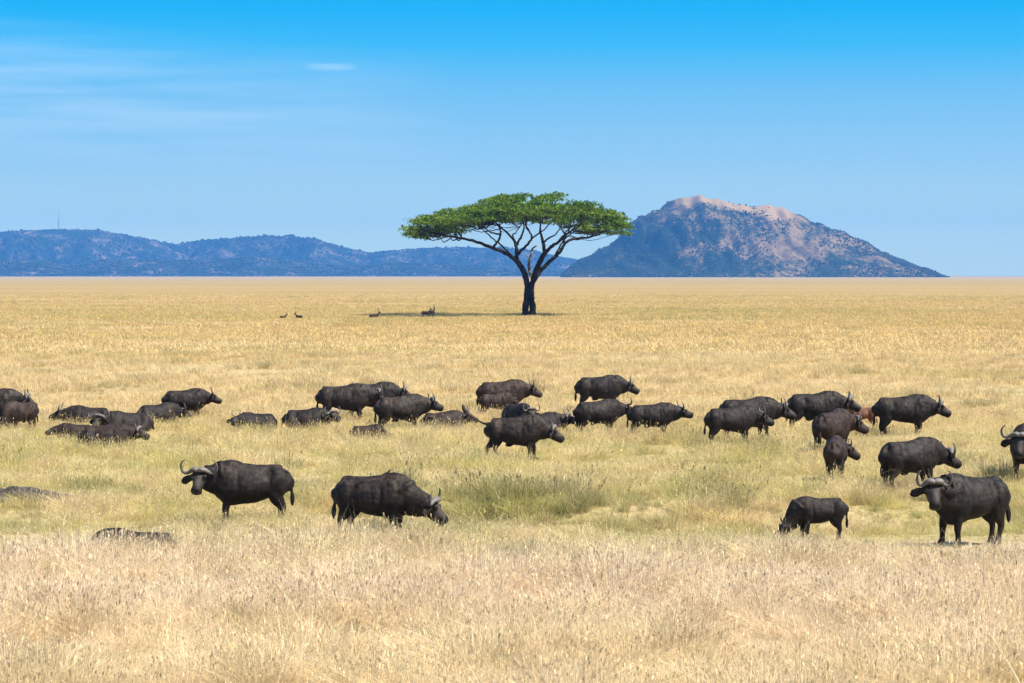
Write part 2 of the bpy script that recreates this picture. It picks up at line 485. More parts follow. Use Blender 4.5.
# ------------------------------------------------------------------ ground: one sheet to the horizon
def axis(parts):
    a = []
    for lo, hi, st in parts: a += list(np.arange(lo, hi, st))
    return np.array(a)
xs = np.concatenate([-np.geomspace(10000, 46, 34), np.arange(-44, 44.1, .55), np.geomspace(46, 10000, 34)])
ys = np.concatenate([[-10000, -5000, -1500, -400, -120, -40, 0], np.arange(10, 28, 2.), np.arange(28, 110, .55), np.arange(110, 220, 4.), np.geomspace(224, 10000, 46)])
X, Y = np.meshgrid(xs, ys)
Z = ground_z(X, Y)
nx, ny = len(xs), len(ys)
idx = np.arange(nx * ny).reshape(ny, nx)
F = np.stack([idx[:-1, :-1], idx[:-1, 1:], idx[1:, 1:], idx[1:, :-1]], -1).reshape(-1, 4)
gme = mesh_from("ground", np.stack([X.ravel(), Y.ravel(), Z.ravel()], -1), F)
tag(link("ground", gme, m_ground), "open savanna ground under dry grass, flat to the horizon", kind="structure")

# ------------------------------------------------------------------ hills
def hill(name, prof, D, depth, m, label, bushes, seed, rough=1.0, bare_fn=None, res=4.0, bsize=(2.2, 4.6)):
    """prof: the skyline as (column, row) pairs seen from the camera; built as a real landform at distance D"""
    k = D / FPX
    px = np.array([p[0] for p in prof], float); py = np.array([p[1] for p in prof], float)
    wx = (px - 512) * k; wz = (HOR - py) * k + CAM_H
    x0, x1 = wx[0], wx[-1]
    gx = np.arange(x0, x1 + res, res); gy = np.arange(-depth * .62, depth * .62, res * 1.4)
    GX, GY = np.meshgrid(gx, gy)
    P = np.interp(GX, wx, wz)
    P = np.maximum(P, -5)
    off = (fbm(GX, GX * 0, 260, 3, seed) - .5) * depth * .25
    crest_h = np.maximum(P, 1)
    v = np.clip(np.abs(GY - off) / (depth * .5), 0, 1.2)
    shape = np.clip(1 - v ** 1.25, -.1, 1)
    gul = np.abs(fbm(GX + GY * .35, GY * .45, 120, 5, seed + 3) - .5) * 2 + .35 * np.abs(fbm(GX + GY * .2, GY * .35, 45, 3, seed + 5) - .5) * 2
    rid = fbm(GX, GY, 60, 5, seed + 9) - .5
    env = np.sin(np.pi * np.clip(v, 0, 1)) ** .8
    Zh = crest_h * shape + env * crest_h * (gul * .60 - .20) * rough + rid * 9 * rough * np.clip(crest_h / 60, 0, 1) * (.35 + env)
    Zh = np.where(P < 1, np.minimum(Zh, P), Zh) - 2.5
    n2, n1 = GX.shape
    ii = np.arange(n1 * n2).reshape(n2, n1)
    F = np.stack([ii[:-1, :-1], ii[:-1, 1:], ii[1:, 1:], ii[1:, :-1]], -1).reshape(-1, 4)
    me = mesh_from(name, np.stack([GX.ravel(), (GY + D).ravel(), Zh.ravel()], -1), F)
    a = me.attributes.new("bare", 'FLOAT', 'POINT')
    bare = np.zeros(GX.size) if bare_fn is None else bare_fn(GX.ravel() / k + 512, HOR - (Zh.ravel() - CAM_H) / k, GX.ravel(), GY.ravel())
    a.data.foreach_set("value", bare.astype(np.float32))
    o = link(name, me, m); tag(o, label, kind="structure")
    # bushes and small trees over the slopes
    r2 = np.random.default_rng(seed)
    jj = r2.integers(0, n2 - 1, bushes * 6); kk = r2.integers(0, n1 - 1, bushes * 6)
    bx = GX[jj, kk] + r2.uniform(-res / 2, res / 2, len(jj)); by = GY[jj, kk] + r2.uniform(-res / 2, res / 2, len(jj)); bz = Zh[jj, kk]
    dens = fbm(bx, by, 70, 4, seed + 20) - .16 * bare.reshape(GX.shape)[jj, kk]
    ok = (dens + r2.normal(0, .09, len(dens)) > .45) & (bz > 0) & (by < off[jj, kk] + depth * .12)
    sel = np.where(ok)[0][:bushes]
    T = (1 + 5 ** .5) / 2
    ico = np.array([(-1, T, 0), (1, T, 0), (-1, -T, 0), (1, -T, 0), (0, -1, T), (0, 1, T), (0, -1, -T), (0, 1, -T), (T, 0, -1), (T, 0, 1), (-T, 0, -1), (-T, 0, 1)], float) / 1.9
    icf = np.array([(0, 11, 5), (0, 5, 1), (0, 1, 7), (0, 7, 10), (0, 10, 11), (1, 5, 9), (5, 11, 4), (11, 10, 2), (10, 7, 6), (7, 1, 8), (3, 9, 4), (3, 4, 2), (3, 2, 6), (3, 6, 8), (3, 8, 9), (4, 9, 5), (2, 4, 11), (6, 2, 10), (8, 6, 7), (9, 8, 1)])
    n = len(sel)
    sz = r2.uniform(bsize[0], bsize[1], n) * r2.uniform(.3, 1, n) ** 1.3 * (D / 5000)
    V = ico[None] * r2.uniform(.75, 1.25, (n, 12, 1)) * sz[:, None, None]
    V[..., 2] *= .8
    V += np.stack([bx[sel], by[sel] + D, bz[sel] + sz * .35], -1)[:, None]
    FF = icf[None] + (np.arange(n) * 12)[:, None, None]
    bo = link("hillside_bushes", mesh_from("hillside_bushes", V.reshape(-1, 3), FF.reshape(-1, 3)), m_bush)
    tag(bo, "dark bushes scattered over the " + name.replace("_", " "), "bushes", kind="stuff")
    return o

def bare_right(c, r, gx, gy):
    crest = np.interp(c, [640, 674, 699, 750, 804, 869], [214, 198, 195, 206, 216, 243])
    wob = (fbm(gx, gy, 60, 3, 77) - .5) * 14
    a = sstep(668, 690, c) * sstep(812, 770, c) * sstep(13, 6, r - crest + wob) * 1.5
    b2 = np.exp(-(((c - 800) / 55) ** 2)) * np.exp(-(((r - 246) / 24) ** 2)) * .38
    d = sstep(700, 640, c) * -.18
    return np.clip(a + b2 + d + .10, -.6, 1.6)
hill("rocky_hill", [(556, 284), (566, 268), (580, 257.6), (591, 254), (600, 248), (609, 245), (616, 239), (622, 233), (629, 222), (634, 220), (640, 214), (646, 214), (652, 210), (661, 207), (668, 200), (674, 198.5), (682, 196.5), (690, 197), (699, 194.5), (708, 198), (716, 197.5), (724, 200), (733, 203), (741, 203), (750, 206), (757, 205), (768, 203), (775, 205.5), (782, 205.5), (792, 212), (804, 215.5), (812, 221), (822, 223), (833, 228), (842, 230), (856, 238), (869, 242), (880, 249), (901, 257), (921, 266.6), (934, 275), (944, 284)],
     5000, 620, m_hill, "steep rocky hill with pale bare summit right of the acacia", 14000, 4, bare_fn=bare_right, res=3.4, bsize=(1.3, 2.8))
hill("wooded_hills", [(-160, 284), (-130, 262), (-90, 245), (-40, 236), (0, 232), (30, 230), (60, 228.5), (100, 229), (130, 236), (160, 241), (175, 243.5), (190, 240), (230, 238), (265, 235), (290, 236), (320, 240), (350, 248), (372, 252.5), (400, 250), (430, 247.5), (460, 246), (500, 247), (530, 250), (556, 255), (580, 259), (610, 266), (640, 275), (660, 284)],
     8200, 1000, m_hill2, "long low range of blue wooded hills left of the acacia", 9000, 8, rough=.9, res=6.5, bsize=(1.8, 4.0))
hill("low_foothill", [(-170, 284), (-120, 272), (-60, 262), (0, 259), (40, 260), (75, 266), (110, 258), (140, 259), (200, 260), (260, 256), (300, 262), (350, 266), (400, 262), (440, 264), (500, 268), (560, 272), (600, 277), (620, 284)],
     7000, 620, m_hill2, "dark wooded foothill low in front of the long range", 8000, 13, rough=.8, res=6.0, bsize=(1.8, 4.0))

# radio mast on the left hill
def make_mast():
    D = 8200; k = D / FPX
    x = (59 - 512) * k; z0 = (HOR - 229.5) * k + CAM_H - 6; hh = 19 * k + 6
    e = bpy.data.objects.new("radio_mast", None); COL.objects.link(e); e.location = (x, D, z0)
    tag(e, "thin lattice radio mast standing on the crest of the left hill", "radio mast")
    legs = [(math.cos(a) * 2.4, math.sin(a) * 2.4) for a in (R(90), R(210), R(330))]
    for lx, ly in legs:
        g = Geo(); g.tube([(lx, ly, 0), (lx * .45, ly * .45, hh)], [.34, .26], n=6); link("leg", g.mesh("leg"), m_metal, e)
    g = Geo(); n = 12
    for i in range(n):
        t0, t1 = i / n, (i + 1) / n; s0, s1 = 1 - .55 * t0, 1 - .55 * t1
        for a in range(3):
            b_ = (a + 1) % 3
            g.tube([(legs[a][0] * s0, legs[a][1] * s0, hh * t0), (legs[b_][0] * s1, legs[b_][1] * s1, hh * t1)], [.16, .16], n=4)
            g.tube([(legs[a][0] * s1, legs[a][1] * s1, hh * t1), (legs[b_][0] * s1, legs[b_][1] * s1, hh * t1)], [.16, .16], n=4)
    link("lattice_bracing", g.mesh("lattice_bracing"), m_metal, e)
    g = Geo(); g.tube([(0, 0, hh), (0, 0, hh + 6)], [.25, .1], n=6); link("antenna", g.mesh("antenna"), m_metal, e)
make_mast()

# ------------------------------------------------------------------ haze
def make_haze():
    x, y0, y1, z0, z1 = 10200, -10200, 10200, -12, 240
    V = [(sx * x, y, z) for z in (z0, z1) for y in (y0, y1) for sx in (-1, 1)]
    F = [(0, 2, 3, 1), (4, 5, 7, 6), (0, 1, 5, 4), (2, 6, 7, 3), (0, 4, 6, 2), (1, 3, 7, 5)]
    me = mesh_from("haze", V, F, False)
    m = bpy.data.materials.new("air haze"); m.use_nodes = True; nt = m.node_tree; nt.nodes.clear()
    out = nt.nodes.new("ShaderNodeOutputMaterial"); v = nt.nodes.new("ShaderNodeVolumePrincipled")
    v.inputs["Color"].default_value = (0.10, 0.42, 1.0, 1)
    v.inputs["Density"].default_value = 8.5e-5
    v.inputs["Anisotropy"].default_value = 0.0
    nt.links.new(v.outputs[0], out.inputs["Volume"])
    o = link("haze", me, m); tag(o, "thin bluish air haze over the whole plain", "haze", kind="stuff")
make_haze()

# ------------------------------------------------------------------ the acacia
def make_tree():
    D = depth_of(316.0); k = D / FPX
    X0 = (529 - 512) * k
    e = bpy.data.objects.new("acacia_tree", None); COL.objects.link(e); e.location = (X0, D, 0)
    tag(e, "lone flat-topped umbrella acacia with forked dark trunk on the plain", "tree")
    r = random.Random(21)
    def w(px, py, dy=0.): return Vector(((px - 529) * k, dy, (HOR - py) * k + CAM_H))
    limbs = [  # (points (column, row, depth offset m), start radius px, end radius px)
        ([(525.4, 318, -.3), (525.6, 307, -.3), (527.0, 296, .1), (527.4, 287, .1), (526, 278, 0), (522.5, 269, 0), (517, 261.5, 0)], 3.5, 2.8),
        ([(532.2, 318, .3), (532.4, 307, .3), (531.2, 296, -.1), (531.2, 287, -.1), (533.5, 279, 0), (537, 268, 0), (541, 260, 0), (544.5, 253.5, 0)], 3.5, 2.5),
        ([(517, 261.5, 0), (510, 255.5, -.5), (500, 250.5, -1), (488, 246.5, -1.6), (475, 241.5, -2.2), (462, 238.5, -2.6), (448, 236.5, -3), (434, 233, -3.2), (422, 229, -3.5)], 2.2, .6),
        ([(517, 261.5, 0), (516.5, 253, .6), (516, 246, 1.0), (514, 240, 1.6), (508.5, 234, 2.5), (502, 228, 3.2), (494, 221, 4)], 2.0, .6),
        ([(516, 246, 1.0), (520, 239, 1.8), (523, 232, 2.5), (524, 224, 3.2), (520, 214, 3.6)], 1.3, .5),
        ([(517, 255, .3), (522, 250, -1), (528, 244, -2), (531.5, 238.5, -3), (529.5, 232, -3.6), (526, 225, -4.4), (528, 214, -5)], 1.5, .5),
        ([(493, 248, -1.4), (498, 241, -1.4), (501, 234, -1), (499, 227, -.5), (494, 220, 0)], 1.3, .5),
        ([(500, 234.5, -1), (492, 233, -1.6), (486, 229.5, -2.4), (480, 222, -3)], .9, .4),
        ([(544.5, 253.5, 0), (544, 246, 1), (542.5, 240, 1.8), (540.5, 232, 2.4), (541, 224, 3), (546, 212, 4)], 2.0, .5),
        ([(544.5, 253.5, 0), (551, 247, -1), (558, 242, -1.8), (564, 236, -2.6), (573, 230, -3.4), (582, 223, -4)], 1.9, .6),
        ([(534, 280, 0), (540, 271.5, .5), (547, 264.5, 1), (554, 258, 1.5), (561, 251, 2), (565, 244, 2.4), (570, 240, 2.8), (582, 238, 3.2), (595, 235.5, 3.4), (606, 230, 3.6), (614, 224, 3.8)], 2.3, .6),
        ([(565, 244, 2.4), (564, 237, 3), (567, 231, 4), (575, 222, 5.5)], 1.2, .4),
        ([(543, 243, 1.6), (549, 238, 1), (556, 234, .4), (560, 228, -.4)], 1.0, .4),
        ([(531, 238.5, -3), (536, 236, -4.2), (545, 229, -6.5), (552, 219, -8.5)], .9, .4),
        ([(514, 240, 1.6), (513, 235, 3.5), (518, 229, 6.5), (524, 220, 9)], .9, .4),
        ([(510, 255.5, -.5), (503, 247, -3), (492, 238, -6), (482, 229, -8)], 1.1, .4),
        ([(551, 247, -1), (562, 240, -4), (572, 233, -7), (580, 224, -9)], 1.0, .4),
        ([(554, 258, 1.5), (560, 247, 4.5), (566, 237, 7.5), (572, 226, 9.5)], 1.1, .4),
    ]
    g = Geo(); limbpts = []
    for pts, r0, r1 in limbs:
        rows = [(*w(*p), 0) for p in pts]
        P = smoothline(rows, 5)[:, :3]
        n = len(P)
        for i in range(1, n - 1):
            P[i] += np.array([r.uniform(-1, 1) for _ in range(3)]) * .06
        rad = [((r0 + (r1 - r0) * (i / (n - 1)) ** .8)) * k * (1.12 if r0 < 3 else 1.0) * (1 + .05 * math.sin(i * 1.3)) for i in range(n)]
        if r0 == 3.5:
            rad = [q * (1 + .35 * math.exp(-i / 2.2)) for i, q in enumerate(rad)]
        g.tube([tuple(p) for p in P], rad, n=10, up=None)
        if r0 < 3: limbpts += [(Vector(P[i]), rad[i]) for i in range(n // 3, n)]
    # crown: pads of leaves in a shallow dome
    topx = [403, 411, 419, 439, 455, 470, 488, 500, 512, 524, 536, 547, 558, 566, 584, 602, 610, 620, 628]
    topy = [231, 222, 217, 210, 207.5, 204.5, 198, 194.5, 192, 193, 195, 193.5, 192.5, 197.5, 199, 200.5, 210, 218, 228]
    botx = [403, 412, 422, 437, 451, 470, 485, 500, 530, 560, 575, 597, 612, 622, 628]
    boty = [235, 239, 241, 238, 236, 229, 225, 224, 222, 226, 230, 237, 236, 237, 232]
    pads = []
    Rx0, Rx1 = 404, 627
    cx_ = (Rx0 + Rx1) / 2; hw = (Rx1 - Rx0) / 2
    tries = 0
    while len(pads) < 270 and tries < 30000:
        tries += 1
        c_ = r.uniform(Rx0 + 4, Rx1 - 4)
        lim = math.sqrt(max(0, 1 - ((c_ - cx_) / hw) ** 2)) * 13.0
        dy = r.uniform(-lim, lim)
        q = math.sqrt(((c_ - cx_) / hw) ** 2 + (dy / 13.6) ** 2)
        if q > 1.0: continue
        tp = np.interp(c_, topx, topy) + 1.6 ; bt = np.interp(c_, botx, boty) - 2.5
        edge = (dy / 13.6) ** 2
        tp2 = tp + (bt - tp) * .62 * edge
        py = tp2 + (bt - tp2) * (r.random() ** 1.25)
        p = w(c_, py, dy)
        rr = r.uniform(.8, 1.75) * (1.0 if q < .85 else .8)
        if any((p - o[0]).length < .8 for o in pads): continue
        pads.append((p, rr))
    twigs = 0
    for p, rr in pads:
        best = min(limbpts, key=lambda q: (q[0] - p).length + (2.5 if q[0].z > p.z - .2 else 0))
        a = best[0]; d = p - a
        if d.length > 9 : continue
        m1 = a + d * .4 + Vector((r.uniform(-.3, .3), r.uniform(-.3, .3), -.10 * d.length + r.uniform(-.2, .3)))
        m2 = a + d * .75 + Vector((r.uniform(-.3, .3), r.uniform(-.3, .3), r.uniform(-.25, .1)))
        r0 = min(best[1] * .6, .06 + d.length * .022)
        rows = smoothline([(*a, r0), (*m1, r0 * .8), (*m2, r0 * .55), (*p, .03)], 3)
        g.tube([tuple(q[:3]) for q in rows], [max(.025, q[3]) for q in rows], n=5, caps=False, up=None)
        for j in range(3):
            q = p + Vector((r.uniform(-1, 1), r.uniform(-1, 1), r.uniform(-.1, .35))) * rr * .8
            g.tube([tuple(m2), tuple((m2 + q) / 2 + Vector((0, 0, .1))), tuple(q)], [.045, .035, .02], n=4, caps=False, up=None)
    link("trunk", g.mesh("trunk"), m_bark, e)
    gd = Geo()
    rows = smoothline([(*w(531, 277, -.2), 1.6), (*w(529, 268, -.5), 1.5), (*w(529.2, 261, -.7), 1.35), (*w(531.3, 254, -.9), 1.2), (*w(532.2, 249, -1), .9), (*w(537.5, 245.3, -1.1), .6)], 4)
    gd.tube([tuple(q[:3]) for q in rows], [q[3] * k for q in rows], n=8)
    d_ = link("dead_limb", gd.mesh("dead_limb"), m_dead, e); d_["label"] = "pale barkless dead limb standing in the fork"
    # leaves
    rr_ = np.random.default_rng(3)
    Cs = []; Rs = []; Tn = []
    for p, rr in pads:
        n = int(235 * (rr / 1.4) ** 2)
        a = rr_.uniform(0, 2 * np.pi, n); q = np.sqrt(rr_.random(n)) * rr
        lump = 1 + .3 * np.sin(a * 3 + p.x) + .25 * np.sin(a * 7 + p.y) + rr_.exponential(.10, n)
        zz = rr_.normal(0, .12, n) + (.30 * rr) * (1 - (q / rr) ** 2)
        C = np.stack([p.x + np.cos(a) * q * lump, p.y + np.sin(a) * q * lump, p.z - .15 + zz], -1)
        Cs.append(C); Tn.append(np.clip(rr_.normal(.42, .25, n) + rr_.normal(0, .16), 0, 1))
    C = np.concatenate(Cs); Tn = np.concatenate(Tn); n = len(C)
    s = rr_.uniform(.06, .15, n)
    u = rr_.normal(size=(n, 3)); u /= np.linalg.norm(u, axis=1, keepdims=True)
    v = np.cross(u, rr_.normal(size=(n, 3))); v /= np.linalg.norm(v, axis=1, keepdims=True)
    V = np.stack([C - u * s[:, None] * 1.5, C + v * s[:, None] * .8, C + u * s[:, None] * 1.5, C - v * s[:, None] * .8], 1).reshape(-1, 3)
    F = np.arange(n * 4).reshape(-1, 4)
    me = mesh_from("crown", V, F, False)
    a = me.attributes.new("tint", 'FLOAT', 'POINT'); a.data.foreach_set("value", np.repeat(Tn, 4).astype(np.float32))
    link("crown", me, m_leaf, e)
make_tree()

# ------------------------------------------------------------------ buffalo
DG = None
def remeshed(name, g, voxel, smooth_it=3):
    me = g.mesh(name)
    tmp = bpy.data.objects.new(name, me); COL.objects.link(tmp)
    md = tmp.modifiers.new("r", 'REMESH'); md.mode = 'VOXEL'; md.voxel_size = voxel; md.use_smooth_shade = True
    ms_ = tmp.modifiers.new("s", 'SMOOTH'); ms_.iterations = smooth_it; ms_.factor = .5
    dg = bpy.context.evaluated_depsgraph_get(); dg.update()
    out = bpy.data.meshes.new_from_object(tmp.evaluated_get(dg))
    bpy.data.objects.remove(tmp); bpy.data.meshes.remove(me)
    out.name = name
    out.polygons.foreach_set("use_smooth", [True] * len(out.polygons))
    return out

def buffalo(name, px, yf, h, yaw, label, coat_='black', pose='stand', neck=(0, 14), head=(0, 34), horn=1.0, tail='down',
            legs=(0, 0, 0, 0), voxel=.03, eyes=False, cat='buffalo', group='buffalo herd on the plain', lean=1.0, dz=0.0, bird=None):
    """px, yf: where the middle of the body stands; h: height at the shoulder; yaw: 0 faces right, 90 away, -90 the camera.
    neck, head: (yaw, pitch) in degrees, head pitch is downwards; legs: swing of fore right, fore left, hind right, hind left"""
    if pose == 'lie': h *= .9
    s = h / 1.5
    D = depth_of(yf); X = (px - 512) / FPX * D
    rs = random.Random(hash((round(px), round(yf))) & 0xffff)
    g = Geo()
    lie = pose == 'lie'
    zo = -.47 if lie else 0.
    wl_ = 1.12 if lie else 1.0
    hump = rs.uniform(-.015, .025); bel = rs.uniform(-.02, .04)
    calf = h < 1.12
    # trunk: x, centre z, half height, half width
    T = [(-.94, 1.14, .10, .09), (-.91, 1.10, .25, .20), (-.82, 1.07, .325, .285), (-.64, 1.055, .355, .30), (-.42, 1.03, .375 + bel / 2, .32),
         (-.10, .985 - bel / 2, .435 + bel / 2, .40), (.18, .985 - bel / 2, .465 + bel / 2, .395), (.40, .985, .505 + hump, .37), (.58, 1.00, .495 + hump, .33),
         (.74, .99, .43, .285), (.86, .96, .32, .22), (.93, .94, .17, .13)]
    ks = .9 if calf else 1.
    if calf:
        T = [(x * .88, z + .04, a * .86, b_ * .84) for x, z, a, b_ in T]
    kl = rs.uniform(.95, 1.04)
    T = [(x * kl, z, a, b_) for x, z, a, b_ in T]
    T = smoothline(T, 2)
    g.tube([(x, 0, z + zo) for x, z, a, b_ in T], [b_ * wl_ * lean for x, z, a, b_ in T], [a for x, z, a, b_ in T], n=24, pear=.22)
    for sd in (-1, 1):
        g.ball((.50 * ks, sd * .17 * ks, 1.02 + zo), (.21 * ks, .185, .36 * ks), 12, 8)
        g.ball((-.64 * ks, sd * .18 * ks, .98 + zo), (.25 * ks, .185, .35 * ks), 12, 8)
        g.ball((-.56 * ks, sd * .16 * ks, (1.28 if not calf else 1.20) + zo), (.12, .08, .06), 8, 6)
    g.ball((.44 * ks, 0, (1.42 if not calf else 1.30) + zo), (.30, .09, .10), 10, 6)
    # neck and head frame
    ny, ne = R(neck[0]), R(neck[1])
    nl = .47 if pose != 'graze' else .66
    N0 = Vector((.60 * ks, 0, 1.10 + zo))
    B = Vector((.74 * ks, 0, 1.19 + zo))
    if pose == 'graze': B = Vector((.74 * ks, 0, 1.06))
    nd_ = Vector((math.cos(ne) * math.cos(ny), math.cos(ne) * math.sin(ny), math.sin(ne)))
    poll = B + nd_ * nl * (.9 if calf else 1)
    hy, hp = ny + R(head[0] + rs.uniform(-7, 7) * (not eyes)), R(head[1] + rs.uniform(-7, 7) * (not eyes) + (7 if pose == 'stand' else 0))
    f = Vector((math.cos(hp) * math.cos(hy), math.cos(hp) * math.sin(hy), -math.sin(hp)))
    sdv = Vector((-math.sin(hy), math.cos(hy), 0))
    u = f.cross(sdv); u = u if u.dot(Vector((0, 0, 1))) > 0 or abs(u.z) < .3 else -u
    if u.dot(Vector((math.cos(hy), math.sin(hy), 1))) < 0: u = -u
    hk = 1.14 if not calf else 1.12
    H = lambda a, b_, c_=0.: poll + (f * a * .90 + u * b_ + sdv * c_) * hk
    jaw = H(.10, -.20)
    mid = (B + jaw) / 2 + Vector((0, 0, -.03))
    mx = Vector((1, 0, 0))
    nrows = smoothline([(*N0, .31, .42), (*(B + Vector((-.0, 0, -.10))), .265, .39), (*mid, .205, .315), (*H(.02, -.16), .17, .235)], 4)
    g.tube([tuple(q[:3]) for q in nrows], [q[3] for q in nrows], [q[4] for q in nrows], n=16)
    hs = [(-.06, -.14, .11, .10), (0, -.145, .165, .145), (.10, -.15, .178, .165), (.20, -.15, .148, .162), (.31, -.145, .108, .143), (.41, -.135, .100, .126), (.48, -.13, .114, .120), (.53, -.13, .110, .104), (.565, -.13, .07, .06)]
    hs = smoothline(hs, 2)
    g.tube([tuple(H(a, b_)) for a, b_, _, _ in hs], [w_ * hk for _, _, w_, _ in hs], [t_ * hk for _, _, _, t_ in hs], n=16, up=tuple(u))
    hu = (u - f * .75).normalized()
    for sd in (-1, 1):
        g.ball(H(.17, -.035, sd * .140), .05 * hk, 8, 6)                        # brow
        # ear: broad, drooping
        E = lambda b_, c_, a_=0.: H(.06, -.06) + (hu * b_ + sdv * c_ - f * a_) * hk
        e0, e1, e2 = E(-.08, sd * .12), E(-.15, sd * .26, .03), E(-.25, sd * .40, .06)
        g.tube([tuple(e0), tuple(e1), tuple((e1 * .4 + e2 * .6)), tuple(e2)], [.045, .04, .035, .022], [.06, .10, .105, .04], n=8, up=(0, 0, 1))
    # legs
    def leg(pts, sd, swing, piv):
        rows = []
        for x, y, z, rx, ry in pts:
            x = x * ks + (-.05 if x > 0 else .07); y = y * (.88 if calf else 1.); a = R(swing); dx, dz_ = x - piv[0], z - piv[1]
            if z < piv[1]:
                k_ = min(1, (piv[1] - z) / .25)
                x = piv[0] + dx * math.cos(a * k_) - dz_ * math.sin(a * k_)
                z = piv[1] + dx * math.sin(a * k_) + dz_ * math.cos(a * k_)
            kk_ = 1.0 if z > .7 else 1.14
            rows.append((x, sd * y, z, rx * kk_, ry * kk_))
        rows = smoothline(rows, 3)
        g.tube([tuple(q[:3]) for q in rows], [q[3] for q in rows], [q[4] for q in rows], n=12, up=(1, 0, 0))
        return rows[-1]
    if not lie and legs == (0, 0, 0, 0): legs = tuple(rs.uniform(-9, 9) for _ in range(4))
    if not lie:
        for i, sd in enumerate((-1, 1)):
            leg([(.58, .19, 1.02, .13, .17), (.53, .205, .80, .105, .145), (.55, .20, .62, .075, .095), (.575, .19, .46, .066, .078), (.585, .185, .38, .060, .066), (.58, .185, .26, .046, .050), (.585, .185, .14, .055, .060), (.61, .185, .07, .062, .074), (.63, .185, .0, .075, .095)], sd, legs[i], (.53, .85))
            leg([(-.70, .18, 1.02, .14, .24), (-.66, .21, .80, .12, .215), (-.70, .20, .62, .082, .135), (-.79, .19, .47, .058, .082), (-.81, .185, .38, .050, .066), (-.785, .185, .24, .043, .049), (-.77, .185, .13, .053, .061), (-.75, .185, .065, .061, .073), (-.73, .185, .0, .072, .090)], sd, legs[i + 2], (-.66, .88))
    else:
        for sd in (-1, 1):
            g.tube([(.50, sd * .26, .42), (.72, sd * .33, .22), (.92, sd * .33, .10)], [.14, .10, .075], [.16, .11, .08], n=10)
            g.tube([(.92, sd * .33, .10), (.72, sd * .38, .07), (.50, sd * .40, .07)], [.07, .055, .06], n=10)
            g.tube([(-.72, sd * .22, .46), (-.45, sd * .40, .28), (-.25, sd * .44, .16)], [.22, .17, .12], [.28, .20, .12], n=10)
            g.tube([(-.25, sd * .44, .14), (-.50, sd * .48, .08), (-.18, sd * .52, .06)], [.10, .06, .065], n=10)
    # tail
    rump = -.92 * ks
    if tail == 'down' and not lie:
        sw = rs.uniform(-.05, .05)
        tr_ = [(rump + .16, 0, 1.27, .05), (rump + .02, sw * .3, 1.20, .045), (rump - .055, sw, 1.0, .034), (rump - .05, sw * 1.5, .80, .034), (rump - .06, sw * 1.8, .66, .055), (rump - .06, sw * 2, .54, .05), (rump - .06, sw * 2, .44, .02)]
    elif tail == 'out':
        tr_ = [(rump + .12, 0, 1.22, .06), (rump - .10, .01, 1.22, .044), (rump - .36, .02, 1.36, .036), (rump - .58, .02, 1.48, .036), (rump - .70, .02, 1.58, .06), (rump - .76, .02, 1.72, .065), (rump - .78, .02, 1.84, .022)]
    else:
        tr_ = [(rump + .06, 0, 1.24 + zo, .045), (rump - .05, .06, .95 + zo, .036), (rump - .10, .12, .72 + zo, .05)]
    tr_ = smoothline(tr_, 3)
    g.tube([tuple(q[:3]) for q in tr_], [max(.02, q[3]) for q in tr_], n=8, up=None)
    if not calf and not lie and rs.random() < .5:
        g.ball((-.20, 0, .53), (.14, .07, .06), 8, 6)
    me = remeshed("body", g, voxel / max(.75, s), 3)
    co = np.empty(len(me.vertices) * 3, np.float32); me.vertices.foreach_get("co", co); co = co.reshape(-1, 3)
    # slight natural surface unevenness: ribs, muscles
    nb = np.empty(len(me.vertices) * 3, np.float32); me.vertices.foreach_get("normal", nb); nr = nb.reshape(-1, 3)
    sd_ = rs.uniform(0, 40)
    ax, ay, az = co[:, 0] * 1.0 + sd_, co[:, 1] * 1.0 + sd_, co[:, 2] + sd_
    rel = (fbm(ax + ay * .7, az, .34, 3, 3) - .5) * .030 + (fbm(ax - ay * .7, az * 1.3 + ax * .4, .13, 3, 6) - .5) * .014
    body_m = sstep(.35 + zo * .5, .7 + zo, co[:, 2])
    # hollow of the flank, furrow behind the shoulder, dip along the spine between hips and shoulders
    hol = -.035 * np.exp(-((co[:, 0] + .40) / .10) ** 2 - ((co[:, 2] - 1.18 - zo) / .14) ** 2) - .035 * np.exp(-((co[:, 0] - .28) / .06) ** 2 - ((co[:, 2] - 1.0 - zo) / .28) ** 2)
    ribs = .0035 * np.sin((co[:, 0] + .25 * (co[:, 2] - 1)) * 52) * np.exp(-((co[:, 0] + .02) / .22) ** 2 - ((co[:, 2] - 1.0 - zo) / .22) ** 2)
    co += nr * ((rel + (hol + ribs) * (np.abs(co[:, 1]) > .12)) * body_m)[:, None]
    co[:, 2] = np.maximum(co[:, 2], 0)
    me.vertices.foreach_set("co", co.ravel())
    mz_ = np.array(H(.56, -.12)); mzd = np.linalg.norm(co - mz_, axis=1)
    a = me.attributes.new("muzzle", 'FLOAT', 'POINT'); a.data.foreach_set("value", (1 - sstep(.07, .14, mzd)).astype(np.float32))
    fc = np.array(H(.26, -.05)); fd = np.linalg.norm(co - fc, axis=1)
    a = me.attributes.new("face", 'FLOAT', 'POINT'); a.data.foreach_set("value", (1 - sstep(.12, .24, fd)).astype(np.float32))
    me.update()
    root = bpy.data.objects.new(name, None); COL.objects.link(root)
    root.location = (X, D, gz(X, D) + dz); root.rotation_euler = (0, 0, R(yaw)); root.scale = (s, s, s)
    tag(root, label, cat, group)
    body = link("body", me, COATS[coat_], root)
    # horns
    hu = (u - f * .75).normalized(); hf = sdv.cross(hu); hf = hf if hf.dot(f) > 0 else -hf
    Q = lambda a, b_, c_: H(.03, 0.02) + (hf * a + hu * b_ + sdv * c_) * hk
